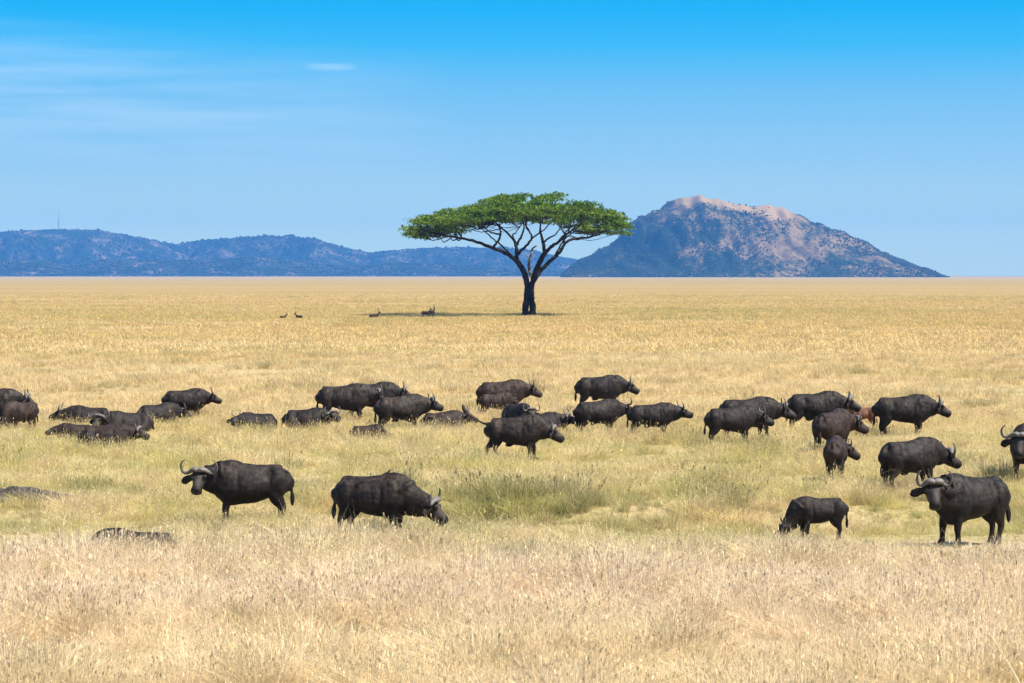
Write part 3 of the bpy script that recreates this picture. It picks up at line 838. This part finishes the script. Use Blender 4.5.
    for sd in (-1, 1):
        gh = Geo()
        if horn >= .7:
            k_ = horn
            pts = [(.03, .00, .0, .052, .066), (.03, .014, .055, .060, .080), (.01, .0, .12, .054, .070), (-.01, -.04, .19 * k_, .046, .054), (-.02, -.075, .265 * k_, .041, .044), (-.02, -.07, .335 * k_, .036, .037),
                   (-.02, -.01, .385 * k_, .031, .031), (-.02, .08, .395 * k_, .025, .025), (-.03, .155, .36 * k_, .017, .018), (-.045, .19, .30 * k_, .007, .007)]
        elif horn > .45:
            pts = [(.0, -.01, .07, .045, .05), (-.0, -.01, .16, .042, .045), (-.02, .01, .25, .036, .038), (-.03, .07, .32, .030, .03), (-.04, .16, .34, .021, .021), (-.05, .24, .31, .012, .012), (-.05, .28, .28, .005, .005)]
        elif horn > .0:
            q = horn / .3
            pts = [(.0, -.02, .08, .03, .03), (-.0, .01, .13, .028, .028), (-.01, .07 * q, .17, .022, .022), (-.02, .14 * q, .18, .012, .012), (-.02, .17 * q, .175, .004, .004)]
        else: continue
        rows = smoothline([(*Q(a, b_, sd * c_), ry, rz) for a, b_, c_, ry, rz in pts], 4)
        gh.tube([tuple(q[:3]) for q in rows], [q[3] for q in rows], [q[4] for q in rows], n=12, up=tuple(hf))
        hm = gh.mesh("horn")
        tp = np.repeat(np.linspace(0, 1, len(rows)) ** 2, 12)
        at_ = hm.attributes.new("tip", 'FLOAT', 'POINT'); at_.data.foreach_set("value", tp.astype(np.float32))
        link("horn", hm, m_horn, root)
        if eyes or voxel <= .028:
            ge = Geo(); ge.ball(H(.165, -.055, sd * .155), .026, 10, 8); link("eye", ge.mesh("eye"), m_eye, root)
    if bird:
        bx, btxt, byaw = bird
        zb = max((v.co.z for v in me.vertices if abs(v.co.x - bx) < .05 and abs(v.co.y) < .06), default=1.4)
        make_bird(root.matrix_basis @ Vector((bx, 0, zb)), byaw, btxt)
    return root

m_bird = bpy.data.materials.new("brown plumage"); m_bird.use_nodes = True
m_bird.node_tree.nodes["Principled BSDF"].inputs["Base Color"].default_value = (0.11, 0.075, 0.05, 1)
m_beak = bpy.data.materials.new("red beak"); m_beak.use_nodes = True
m_beak.node_tree.nodes["Principled BSDF"].inputs["Base Color"].default_value = (0.5, 0.05, 0.02, 1)
def make_bird(p, yaw, label):
    g = Geo()
    g.tube([(-.20, 0, .05), (-.11, 0, .07), (-.06, 0, .085), (0, 0, .10), (.045, 0, .135), (.06, 0, .17), (.085, 0, .185), (.11, 0, .18)], [.012, .016, .036, .044, .036, .026, .027, .012], [.005, .010, .03, .042, .034, .026, .026, .010], n=10)
    for sd in (-1, 1): g.tube([(.0, sd * .018, .08), (.01, sd * .02, 0)], [.006, .005], n=5)
    root = bpy.data.objects.new("oxpecker", None); COL.objects.link(root); root.location = p - Vector((0, 0, .075)); root.rotation_euler = (0, 0, R(yaw)); root.scale = (.72, .72, .72)
    tag(root, label, "bird", "small birds riding on buffalo")
    link("body", g.mesh("body"), m_bird, root)
    b = Geo(); b.tube([(.105, 0, .182), (.14, 0, .174)], [.009, .002], n=6); link("beak", b.mesh("beak"), m_beak, root)

B_ = buffalo
N = "cape_buffalo"
# --- front right: bull side-on facing left, head turned to the camera
B_(N, 971, 545.5, 1.50, 212, "bull buffalo with wide grey horns standing nearest on short grass, face to the camera", 'black', neck=(24, 27), head=(34, 47), legs=(4, -4, -6, 7), voxel=.02, eyes=True, horn=.76)
B_(N, 911, 497, 1.36, 28, "buffalo bowing its head to the right just behind the nearest bull", 'black', neck=(-12, -8), head=(0, 30), legs=(0, 5, -3, 4), voxel=.024)
B_(N, 1029, 483, 1.60, -112, "buffalo at the right edge of the view its face to the camera, body outside", 'black', neck=(0, 12), head=(6, 50), voxel=.024, eyes=True, horn=.95)
B_("buffalo_calf", 820, 541, .99, 187, "small black calf grazing alone with its head down in the grass", 'black', pose='graze', neck=(6, -38), head=(0, 52), horn=.22, voxel=.02, legs=(3, -5, -4, 5), cat='calf')
B_(N, 249, 524, 1.44, 187, "dark buffalo left of the channel staring at the camera with curled horns and wide ears", 'black', neck=(26, 17), head=(46, 43), legs=(0, 3, -4, 3), voxel=.02, eyes=True, horn=.95)
B_(N, 375, 540, 1.42, -22, "mud dusted buffalo lowering its head towards the grass in the middle foreground", 'dusty', pose='graze', neck=(2, -9), head=(8, 50), legs=(0, -5, -3, 5), voxel=.02, eyes=True, horn=.92, bird=(.30, 'tiny brown bird on the shoulder of the mud dusted buffalo', -20))
B_("resting_buffalo", 136, 558, 1.42, 176, "buffalo lying in tall straw with only its dark back showing", 'dusty', pose='lie', neck=(10, -30), head=(0, 20), voxel=.03, horn=.6, dz=-.30)
# --- middle distance: walking cow with flying tail
B_(N, 515, 463, 1.36, -8, "buffalo walking right with its tail swung out behind it", 'dusty', neck=(0, -6), head=(0, 28), legs=(-3, 6, -16, 8), tail='out', voxel=.024, horn=.9)
# centre group
B_(N, 502, 417, 1.46, 10, "brownish buffalo at the back of the middle group above a calf", 'brown', neck=(0, 10), head=(0, 26), horn=.6, voxel=.032)
B_("buffalo_calf", 495, 420, 1.06, 12, "dark brown calf standing in front of the brownish buffalo", 'brown', neck=(0, -4), head=(0, 36), horn=.15, voxel=.03, cat='calf')
B_("resting_buffalo", 539, 437, 1.42, 14, "buffalo lying behind the walking one, head raised to the right", 'dusty', pose='lie', neck=(0, 26), head=(-25, 24), horn=.85, voxel=.032)
B_("resting_buffalo", 518, 425, 1.35, -60, "buffalo lying half hidden with only its horns above the walking one", 'dusty', pose='lie', neck=(0, 12), head=(-10, 36), horn=.85, voxel=.034)
B_("resting_buffalo", 443, 432, 1.3, 16, "buffalo lying alone just left of the walking one's tail", 'brown', pose='lie', neck=(0, 22), head=(-20, 24), horn=.6, voxel=.032)
B_(N, 600, 412.5, 1.5, 4, "big black buffalo at the back, above two others right of centre", 'black', neck=(0, 6), head=(0, 30), voxel=.03, horn=.9)
B_(N, 598, 437, 1.3, 24, "black buffalo right below the big one, its head turned away", 'black', neck=(0, 10), head=(20, 26), voxel=.03, horn=.6)
B_(N, 652, 439.5, 1.25, 6, "black buffalo stretching its muzzle forward right of centre", 'black', neck=(0, 12), head=(0, 20), horn=.6, voxel=.03)
# left centre group
B_(N, 344, 425.5, 1.5, 4, "large buffalo standing beside the one with curved horns lying at its feet", 'dusty', neck=(8, 8), head=(10, 40), voxel=.03, horn=.8, bird=(.28, 'tiny brown bird on the back of the large buffalo left of centre', 30))
B_(N, 372, 421, 1.46, 6, "buffalo behind the large one, only its head and neck in the clear", 'black', neck=(0, 10), head=(0, 30), voxel=.03, horn=.8)
B_(N, 400, 434, 1.42, 22, "buffalo standing in front of its pair and looking right", 'dusty', neck=(-6, 14), head=(0, 24), voxel=.028, horn=.85)
B_("buffalo_calf", 366, 441, .98, 10, "small brown calf lying at the hind feet of a standing buffalo", 'brown', pose='lie', neck=(20, -10), head=(0, 20), horn=.1, voxel=.034, cat='calf')
B_("resting_buffalo", 305, 431, 1.36, 4, "buffalo lying with pale curved horns, face to the camera's right", 'dusty', pose='lie', neck=(-14, 18), head=(-35, 32), horn=.95, voxel=.03)
B_("resting_buffalo", 256, 433, 1.25, 215, "young buffalo lying alone with two upright horns, facing left", 'black', pose='lie', neck=(20, 24), head=(25, 26), horn=.4, voxel=.032)
# left group
B_(N, 185, 421.5, 1.25, 14, "solitary black buffalo standing in profile behind the resting cluster", 'black', neck=(0, 10), head=(0, 22), horn=.6, voxel=.03)
B_("resting_buffalo", 157, 424, 1.35, 30, "buffalo lying with only its rump and back showing near the solitary one", 'dusty', pose='lie', neck=(0, 0), head=(0, 20), horn=.6, voxel=.034)
B_("resting_buffalo", 127, 436, 1.45, 202, "largest buffalo of the resting cluster, broad white horns and a humped back", 'dusty', pose='lie', neck=(16, 20), head=(24, 40), horn=1.05, voxel=.03)
B_("resting_buffalo", 88, 428, 1.42, 184, "buffalo lying at the back of the resting cluster facing left", 'dusty', pose='lie', neck=(0, 16), head=(0, 24), horn=.6, voxel=.032)
B_("buffalo_calf", 76, 444, 1.1, 184, "brown calf lying with a pale muzzle at the left end of the resting cluster", 'brown', pose='lie', neck=(10, 14), head=(20, 24), horn=.15, voxel=.032, cat='calf')
B_("resting_buffalo", 105, 450, 1.38, 8, "buffalo lying frontmost in the resting cluster, head up to the right", 'brown', pose='lie', neck=(0, 14), head=(-15, 26), horn=.9, voxel=.028)
B_(N, -9, 430.5, 1.5, 4, "buffalo cut by the left edge of the view, head showing above a younger one", 'dusty', neck=(0, 10), head=(0, 28), voxel=.03, horn=.8)
B_("young_buffalo", 20, 433, 1.14, 236, "brown young buffalo grazing left at the left edge of the view", 'brown', pose='graze', neck=(0, -42), head=(0, 55), horn=.4, legs=(6, -6, -5, 6), voxel=.028, cat='calf')
# right group
B_(N, 748, 443, 1.5, 10, "buffalo with a paler face behind the younger black one", 'black', neck=(0, 4), head=(-10, 32), horn=.85, voxel=.028)
B_(N, 731, 447.5, 1.32, 14, "younger black buffalo with thin upright horns in front of the pale-faced one", 'black', neck=(0, 4), head=(0, 30), horn=.55, legs=(0, 4, -5, 4), voxel=.028)
B_(N, 815, 434.5, 1.5, 5, "long-bodied buffalo with its head above the red calf", 'black', neck=(0, 12), head=(-12, 30), horn=.9, voxel=.028)
B_(N, 833, 460, 1.44, 56, "buffalo seen from behind with one horn on the right, between the red and brown calves", 'brown', neck=(-34, 2), head=(-10, 34), horn=.8, voxel=.026)
B_("young_buffalo", 836, 484, 1.18, 78, "brown young buffalo seen from the rear, looking right", 'brown', neck=(-55, 0), head=(-15, 34), horn=.3, voxel=.024, cat='calf')
B_("buffalo_calf", 862, 429, .9, 172, "red-brown calf peering out between two black buffalo", 'red', neck=(6, -4), head=(6, 36), horn=.1, voxel=.03, cat='calf')
B_(N, 904, 438.5, 1.5, 3, "heavy buffalo alone on the right looking right with raised horns", 'black', neck=(-4, 6), head=(-8, 32), horn=.85, voxel=.026)

# ------------------------------------------------------------------ antelopes far off by the tree
def antelope(px, yf, h, yaw, label, lie=False):
    D = depth_of(yf); X = (px - 512) / FPX * D; s = h / .9
    g = Geo(); z = -.42 if lie else 0
    g.tube([(-.52, 0, .78 + z), (-.4, 0, .76 + z), (0, 0, .72 + z), (.32, 0, .74 + z), (.45, 0, .80 + z)], [.05, .15, .17, .16, .08], [.06, .18, .21, .20, .10], n=12)
    g.tube([(.34, 0, .82 + z), (.52, 0, 1.05 + z), (.58, 0, 1.18 + z)], [.11, .075, .06], [.14, .09, .06], n=10)
    g.tube([(.52, 0, 1.2 + z), (.64, 0, 1.17 + z), (.82, 0, 1.04 + z)], [.07, .065, .035], [.08, .07, .035], n=10)
    for sd in (-1, 1):
        g.tube([(.54, sd * .06, 1.22 + z), (.48, sd * .2, 1.28 + z)], [.03, .02], n=6)
        if lie:
            g.tube([(.3, sd * .14, .24), (.5, sd * .16, .06), (.25, sd * .17, .05)], [.06, .05, .04], n=6)
            g.tube([(-.35, sd * .14, .26), (-.1, sd * .2, .08), (-.35, sd * .2, .05)], [.10, .06, .04], n=6)
        else:
            g.tube([(.33, sd * .11, .72), (.33, sd * .11, .4), (.34, sd * .11, 0)], [.07, .04, .035], n=8)
            g.tube([(-.38, sd * .11, .74), (-.30, sd * .12, .52), (-.44, sd * .11, .34), (-.40, sd * .11, 0)], [.12, .075, .04, .035], n=8)
    g.tube([(-.52, 0, .84 + z), (-.58, 0, .5 + z)], [.03, .03], n=6)
    me = remeshed("body", g, .035, 2)
    root = bpy.data.objects.new("antelope", None); COL.objects.link(root)
    root.location = (X, D, gz(X, D)); root.rotation_euler = (0, 0, R(yaw)); root.scale = (s, s, s)
    tag(root, label, "antelope", "antelopes far off near the acacia")
    link("body", me, COATS['brown'], root)
    for sd in (-1, 1):
        gh = Geo()
        rows = smoothline([(.56, sd * .03, 1.24 + z, .03), (.50, sd * .05, 1.38 + z, .028), (.44, sd * .09, 1.52 + z, .02), (.46, sd * .09, 1.66 + z, .006)], 3)
        gh.tube([tuple(q[:3]) for q in rows], [q[3] for q in rows], n=6)
        hm = gh.mesh("horn"); hm.attributes.new("tip", 'FLOAT', 'POINT').data.foreach_set("value", [1.] * len(hm.vertices))
        link("horn", hm, m_horn, root)
antelope(374, 319, 1.0, 10, "dark antelope lying with tall horns raised, left of two standing ones", lie=True)
antelope(426, 319, .95, 8, "antelope standing just left of the acacia's shade, rear one of a pair")
antelope(432.5, 318, .95, 70, "antelope with raised head, front one of the pair nearest the acacia")
antelope(299, 319, .8, 160, "small antelope lying with a pale patch, second from the left", lie=True)
antelope(283, 319, .7, 20, "smallest and leftmost antelope lying low in the grass", lie=True)

# ------------------------------------------------------------------ earth bank, left
def earth_bank():
    n1, n2 = 60, 18
    cx, cy = (8 - 512) / FPX * depth_of(505), depth_of(505)
    V = []
    for j in range(n2):
        for i in range(n1):
            a = i / (n1 - 1) * 2 - 1; b_ = j / (n2 - 1) * 2 - 1
            x = a * 1.55; y = b_ * .75
            e = max(0, (1 - a * a)) ** .30 * max(0, 1 - b_ * b_) ** .5
            z = e * (.46 + .14 * (float(fbm(x + 30, y + 9, .5, 4, 2)) - .5) * 2) - .06
            V.append((x, y, z))
    F = [(j * n1 + i, j * n1 + i + 1, (j + 1) * n1 + i + 1, (j + 1) * n1 + i) for j in range(n2 - 1) for i in range(n1 - 1)]
    o = link("earth_mound", mesh_from("earth_mound", V, F), m_earth)
    o.location = (cx, cy, gz(cx, cy))
    tag(o, "low mound of dark bare earth at the left edge of the view", "mound")
earth_bank()

# ------------------------------------------------------------------ grass: tuft kinds instanced over the plain
def blades(n, rad, h0, h1, width, lean, tint, segs=3, heads=0.0, seed=0, head_size=(.05, .10), curl=.25):
    r = np.random.default_rng(seed)
    V = []; F = []; C = []
    for i in range(n):
        a = r.uniform(0, 2 * np.pi); q = rad * math.sqrt(r.random())
        bx, by = q * math.cos(a), q * math.sin(a)
        la = a + r.normal(0, .8); ll = abs(r.normal(lean, lean * .5))
        hh = r.uniform(h0, h1); wd = width * r.uniform(.7, 1.3)
        fa = r.uniform(0, np.pi); sx, sy = math.cos(fa) * wd / 2, math.sin(fa) * wd / 2
        t_ = tint(r)
        b0 = len(V)
        for k in range(segs + 1):
            t = k / segs
            off = ll * hh * t + curl * hh * t * t * (ll > lean)
            x = bx + math.cos(la) * off; y = by + math.sin(la) * off; z = hh * t * (1 - .12 * t * ll * 2)
            w_ = (1 - t * .8)
            V.append((x - sx * w_, y - sy * w_, z - .03)); V.append((x + sx * w_, y + sy * w_, z - .03)); C += [t_, t_]
        for k in range(segs):
            F.append((b0 + 2 * k, b0 + 2 * k + 1, b0 + 2 * k + 3, b0 + 2 * k + 2))
        if r.random() < heads:       # seed head: a few short crossed slivers
            tx, ty, tz = x, y, z - .03
            hs_ = r.uniform(*head_size)
            th = (min(1.3, max(.85, t_[0] * 1.1)), t_[1] * .3, min(.25, t_[2]))
            for j in range(4):
                fa = r.uniform(0, np.pi); dx, dy = math.cos(fa), math.sin(fa)
                l_ = hs_ * r.uniform(.6, 1.1); w2 = width * r.uniform(1.0, 1.8); z0 = tz - hs_ * j / 4
                b0 = len(V)
                V += [(tx - dx * w2 * .3, ty - dy * w2 * .3, z0 - l_ * .5), (tx + dx * w2, ty + dy * w2, z0), (tx + math.cos(la) * l_ * .4, ty + math.sin(la) * l_ * .4, z0 + l_ * .6), (tx - dx * w2, ty - dy * w2, z0 + .2 * l_)]
                C += [th] * 4; F.append((b0, b0 + 1, b0 + 2, b0 + 3))
    return V, F, C
def t_straw(r): return (r.uniform(.44, 1.36), max(0, r.normal(-.05, .15)), max(0, r.normal(-.02, .16)))
def t_green(r): return (r.uniform(.65, 1.15), np.clip(r.normal(.20, .24), 0, 1), max(0, r.normal(-.03, .14)))
def t_pink(r): return (r.uniform(.46, 1.36), 0., np.clip(r.normal(.10, .16), 0, 1))
def t_dead(r): return (r.uniform(.6, 1.05), 0., np.clip(r.normal(.5, .2), 0, 1))
def t_dark(r): return (r.uniform(.5, .95), np.clip(r.normal(.36, .28), 0, 1), np.clip(r.normal(.12, .18), 0, 1))
KINDS_ = [
    blades(100, .24, .12, .40, .0066, .78, t_straw, 4, .05, 1, (.025, .04), .5),        # 0 straw tuft
    blades(95, .24, .16, .52, .0056, .66, t_pink, 4, .16, 2, (.025, .045), .5),          # 1 seeding tuft
    blades(75, .22, .08, .24, .0100, .40, t_green, 2, .0, 3),         # 2 low green tuft
    blades(16, .10, .35, .72, .0080, .12, t_dead, 4, .12, 4, (.02, .04)),   # 3 brown stems
    blades(80, .20, .22, .48, .0110, .32, t_dark, 3, .05, 5),         # 4 dark tussock
    blades(44, .45, .12, .34, .0170, .42, t_straw, 2, .0, 6),  # 5 middle distance straw
    blades(40, .45, .10, .28, .0190, .42, t_green, 2, .0, 7),         # 6 middle distance greenish
    blades(44, 1.1, .12, .34, .0480, .5, t_straw, 2, .0, 8),         # 7 far clump
    blades(40, 1.0, .12, .38, .0500, .45, t_green, 2, .0, 9),          # 8 far dark clump
    blades(12, .14, .40, .80, .0075, .75, t_straw, 5, .25, 10, (.03, .06), .6),  # 9 pale arching stalks
]
def tussock(px, yf, n, rad, hh, label):
    D = depth_of(yf); X = (px - 512) / FPX * D
    v, f_, c_ = blades(n, rad, hh * .45, hh, .016, .42, t_dark, 3, .0, int(px))
    me = mesh_from("grass_tussock", v, f_, False)
    a = me.attributes.new("tint", 'FLOAT_COLOR', 'POINT'); a.data.foreach_set("color", np.array([(*q, 1) for q in c_], np.float32).ravel())
    o = link("grass_tussock", me, m_grass); o.location = (X, D, gz(X, D))
    tag(o, label, "tussock", "dark tussocks standing out of the straw")
tussock(997, 485, 520, .42, .78, "tall dark grass tussock between the right-edge buffalo and the nearest bull")
tussock(573, 513, 320, .35, .50, "dark green tussock on the channel bank below the middle group")
tussock(690, 497, 320, .40, .50, "dark green tussock on the channel bank left of the grazing calf")
tussock(714, 498, 260, .38, .45, "smaller dark tussock right beside another on the channel bank")
tussock(955, 482, 200, .35, .45, "low brownish tussock just right of the bowing buffalo's muzzle")

def scatter():
    P = []; K = []; Rr = []; Sc = []
    def zone(y0, y1, dens, marg, fn):
        """fill the wedge of ground the view takes in, from y0 to y1, plus a margin to the sides"""
        area = 0; wy = lambda y: y * (512 / FPX) + marg
        n = int(dens * (y1 - y0) * (wy(y0) + wy(y1)))
        y = y0 + (y1 - y0) * rng.random(n * 2); x = rng.uniform(-1, 1, n * 2) * wy(y1)
        ok = np.abs(x) < wy(y); x, y = x[ok][:n], y[ok][:n]
        k, sz = fn(x, y)
        keep = k >= 0
        x, y, k, sz = x[keep], y[keep], k[keep], sz[keep]
        z = ground_z(x, y)
        P.append(np.stack([x, y, z], -1)); K.append(k); Sc.append(sz)
        Rr.append(rng.uniform(0, 2 * np.pi, len(x)))
    jx = (971 - 512) / FPX * depth_of(545); jy = depth_of(545)
    def trample(x, y):   # short grass by the nearest bull and right of it
        d = np.sqrt(((x - jx - .3) / 3.6) ** 2 + ((y - jy - 1.2) / 3.2) ** 2)
        t = 1 - sstep(.75, 1.25, d + (fbm(x, y, 1.2, 2, 31) - .5) * .5)
        for px, yf, am in ((378, 543, .15), (815, 543, .45), (911, 500, .25)):      # cropped by the grazing animals
            cy = depth_of(yf); cx = (px - 512) / FPX * cy
            d = np.sqrt(((x - cx) / 2.3) ** 2 + ((y - cy + .6) / 2.2) ** 2)
            t = np.maximum(t, am * (1 - sstep(.7, 1.3, d + (fbm(x, y, 1.2, 2, 32) - .5) * .6)))
        return t
    def near(x, y):
        u = rng.random(len(x)); yy = y + (fbm(x, y, 7, 4, 41) - .5) * 11 + rng.normal(0, 1.0, len(x))
        f = sstep(42.5, 53.5, yy)                 # 0 tall foreground, 1 channel grass
        pk = fbm(x, y, 3.2, 3, 42)
        k = np.where(u < .42, 1, 0)
        k = np.where((u > .965) & (fbm(x, y, 1.6, 2, 43) > .5), 3, k)
        k = np.where((u > .915) & (u < .965), 9, k)
        g = rng.random(len(x)) < f * (.25 + .9 * sstep(.42, .60, pk)) + (1 - f) * .10
        k = np.where(g & (u < .91), 2, k)
        dk = (rng.random(len(x)) < .40) & (fbm(x, y, 1.5, 2, 47) > .64) & (f > .3)
        k = np.where(dk, 4, k)
        big = fbm(x, y, 2.3, 3, 44); cl = sstep(.34, .62, fbm(x, y, .95, 2, 45))
        sz = (1.02 - .27 * f) * (.55 + .95 * big) * (.48 + .85 * cl) * rng.uniform(.8, 1.2, len(x))
        k = np.where((cl < .10) & (rng.random(len(x)) < .35), -1, k)
        t = trample(x, y)
        sz = sz * (1 - .68 * t); k = np.where((t > .5) & (k != 2), 0, k)
        c = 54.5 + (fbm(x, x * 0, 11, 2, 8) - .5) * 5 + 0.02 * x
        bank = sstep(.2, 1.2, y - c) * (1 - sstep(3, 5.5, y - c)) * sstep(-7, -3, x) * (1 - sstep(9, 13, x))
        flo = sstep(-4, -1.5, y - c) * (1 - sstep(-.6, .2, y - c)) * sstep(-7, -3, x) * (1 - sstep(9, 13, x))
        sz = sz * (1 + .35 * bank) * (1 - .22 * flo)
        k = np.where((flo > .3) & (rng.random(len(x)) < .6), 2, k)
        k = np.where((bank > .5) & (rng.random(len(x)) < .16 * (fbm(x, y, 1.1, 2, 48) > .56)), 4, k)
        return k, sz
    zone(27, 62, 31, 3.0, near)
    def mid0(x, y):
        u = rng.random(len(x)); pk = fbm(x, y, 5, 3, 51)
        k = np.where(rng.random(len(x)) < .38 * sstep(90, 64, y) + .45 * sstep(.55, .68, pk), 2, 0)
        k = np.where(u < .25, 1, k)
        k = np.where((u > .9) & (fbm(x, y, 2.2, 2, 52) > .62), 4, k)
        cl = sstep(.34, .64, fbm(x, y, 1.3, 2, 61))
        k = np.where((cl < .14) & (rng.random(len(x)) < .6), -1, k)
        sz = (.45 + .82 * fbm(x, y, 3, 3, 53)) * (.48 + .9 * cl) * rng.uniform(.8, 1.25, len(x))
        return k, sz
    zone(62, 92, 13, 4, mid0)
    def mid(x, y):
        u = rng.random(len(x)); pk = fbm(x, y, 9, 3, 54)
        k = np.where(rng.random(len(x)) < .12 + .5 * sstep(.55, .68, pk), 6, 5)
        k = np.where((u > .8) & (fbm(x, y, 3.5, 2, 55) > .73), 4, k)
        cl = sstep(.34, .64, fbm(x, y, 2.0, 2, 62))
        sz = (.5 + .8 * fbm(x, y, 5, 3, 56)) * (.48 + .9 * cl) * rng.uniform(.75, 1.25, len(x))
        sz = np.where(k == 4, sz * 1.0, sz)
        return k, sz
    zone(90, 165, 5.0, 5, mid)
    def farz(x, y):
        u = rng.random(len(x)); pk = fbm(x, y * .5, 14, 3, 57)
        k = np.where((u > .6) & (pk > .66), 8, 7)
        sz = (.55 + .9 * fbm(x, y, 9, 3, 58)) * rng.uniform(.7, 1.3, len(x))
        k = np.where(rng.random(len(x)) > sstep(700, 260, y) , -1, k)
        return k, sz
    zone(160, 700, .85, 10, farz)
    zone(700, 701, .035, 20, lambda x, y: (lambda k, s_: (k, s_ * 1.4))(*farz(x, y)))
    # grass standing round each animal's feet hides the hooves
    return np.concatenate(P), np.concatenate(K).astype(np.int32), np.concatenate(Rr), np.concatenate(Sc)

def make_grass():
    P, K, Rr, Sc = scatter()
    V = []; F = []; C = []; PK = []
    for k, (v, f_, c_) in enumerate(KINDS_):
        b0 = len(V); V += v; C += c_; F += [tuple(i + b0 for i in q) for q in f_]; PK += [k] * len(v)
    nP = len(V); n = len(P)
    me = bpy.data.meshes.new("grass")
    allv = np.concatenate([np.array(V, np.float32), P.astype(np.float32)])
    me.vertices.add(len(allv)); me.vertices.foreach_set("co", allv.ravel())
    Fa = np.array(F, np.int32)
    me.loops.add(Fa.size); me.loops.foreach_set("vertex_index", Fa.ravel())
    me.polygons.add(len(Fa)); me.polygons.foreach_set("loop_start", np.arange(0, Fa.size, 4, dtype=np.int32))
    me.update(calc_edges=True)
    def att(nm, ty, dat, key="value"):
        a = me.attributes.new(nm, ty, 'POINT'); a.data.foreach_set(key, np.ascontiguousarray(dat).ravel())
    att("proto", 'INT', np.concatenate([np.array(PK, np.int32), np.full(n, -1, np.int32)]))
    att("kind_id", 'INT', np.concatenate([np.full(nP, -1, np.int32), K]))
    att("rot", 'FLOAT', np.concatenate([np.zeros(nP), Rr]).astype(np.float32))
    att("scl", 'FLOAT', np.concatenate([np.ones(nP), Sc]).astype(np.float32))
    tint = np.concatenate([np.array(C, np.float32), np.ones((n, 3), np.float32)])
    a = me.attributes.new("tint", 'FLOAT_COLOR', 'POINT'); a.data.foreach_set("color", np.concatenate([tint, np.ones((len(tint), 1), np.float32)], 1).ravel())
    o = link("grass", me, m_grass)
    tag(o, "dry savanna grass covering the plain, straw and green", "grass", kind="stuff")
    ng = bpy.data.node_groups.new("scatter tufts", 'GeometryNodeTree')
    ng.interface.new_socket("Geometry", in_out='INPUT', socket_type='NodeSocketGeometry')
    ng.interface.new_socket("Geometry", in_out='OUTPUT', socket_type='NodeSocketGeometry')
    N_, L_ = ng.nodes, ng.links
    gi, go = N_.new("NodeGroupInput"), N_.new("NodeGroupOutput")
    join = N_.new("GeometryNodeJoinGeometry")
    def named(nm, ty):
        a = N_.new("GeometryNodeInputNamedAttribute"); a.data_type = ty; a.inputs[0].default_value = nm
        return a.outputs[0]
    def sel(nm, k):
        c = N_.new("FunctionNodeCompare"); c.data_type = 'INT'; c.operation = 'EQUAL'
        L_.new(named(nm, 'INT'), c.inputs[2]); c.inputs[3].default_value = k
        s_ = N_.new("GeometryNodeSeparateGeometry"); s_.domain = 'POINT'
        L_.new(gi.outputs[0], s_.inputs[0]); L_.new(c.outputs[0], s_.inputs[1])
        return s_.outputs[0]
    rot = N_.new("ShaderNodeCombineXYZ"); L_.new(named("rot", 'FLOAT'), rot.inputs[2])
    for k in range(len(KINDS_)):
        iop = N_.new("GeometryNodeInstanceOnPoints")
        L_.new(sel("kind_id", k), iop.inputs["Points"]); L_.new(sel("proto", k), iop.inputs["Instance"])
        L_.new(rot.outputs[0], iop.inputs["Rotation"]); L_.new(named("scl", 'FLOAT'), iop.inputs["Scale"])
        L_.new(iop.outputs[0], join.inputs[0])
    L_.new(join.outputs[0], go.inputs[0])
    md = o.modifiers.new("tufts", 'NODES'); md.node_group = ng
    print("grass tufts", n)
make_grass()
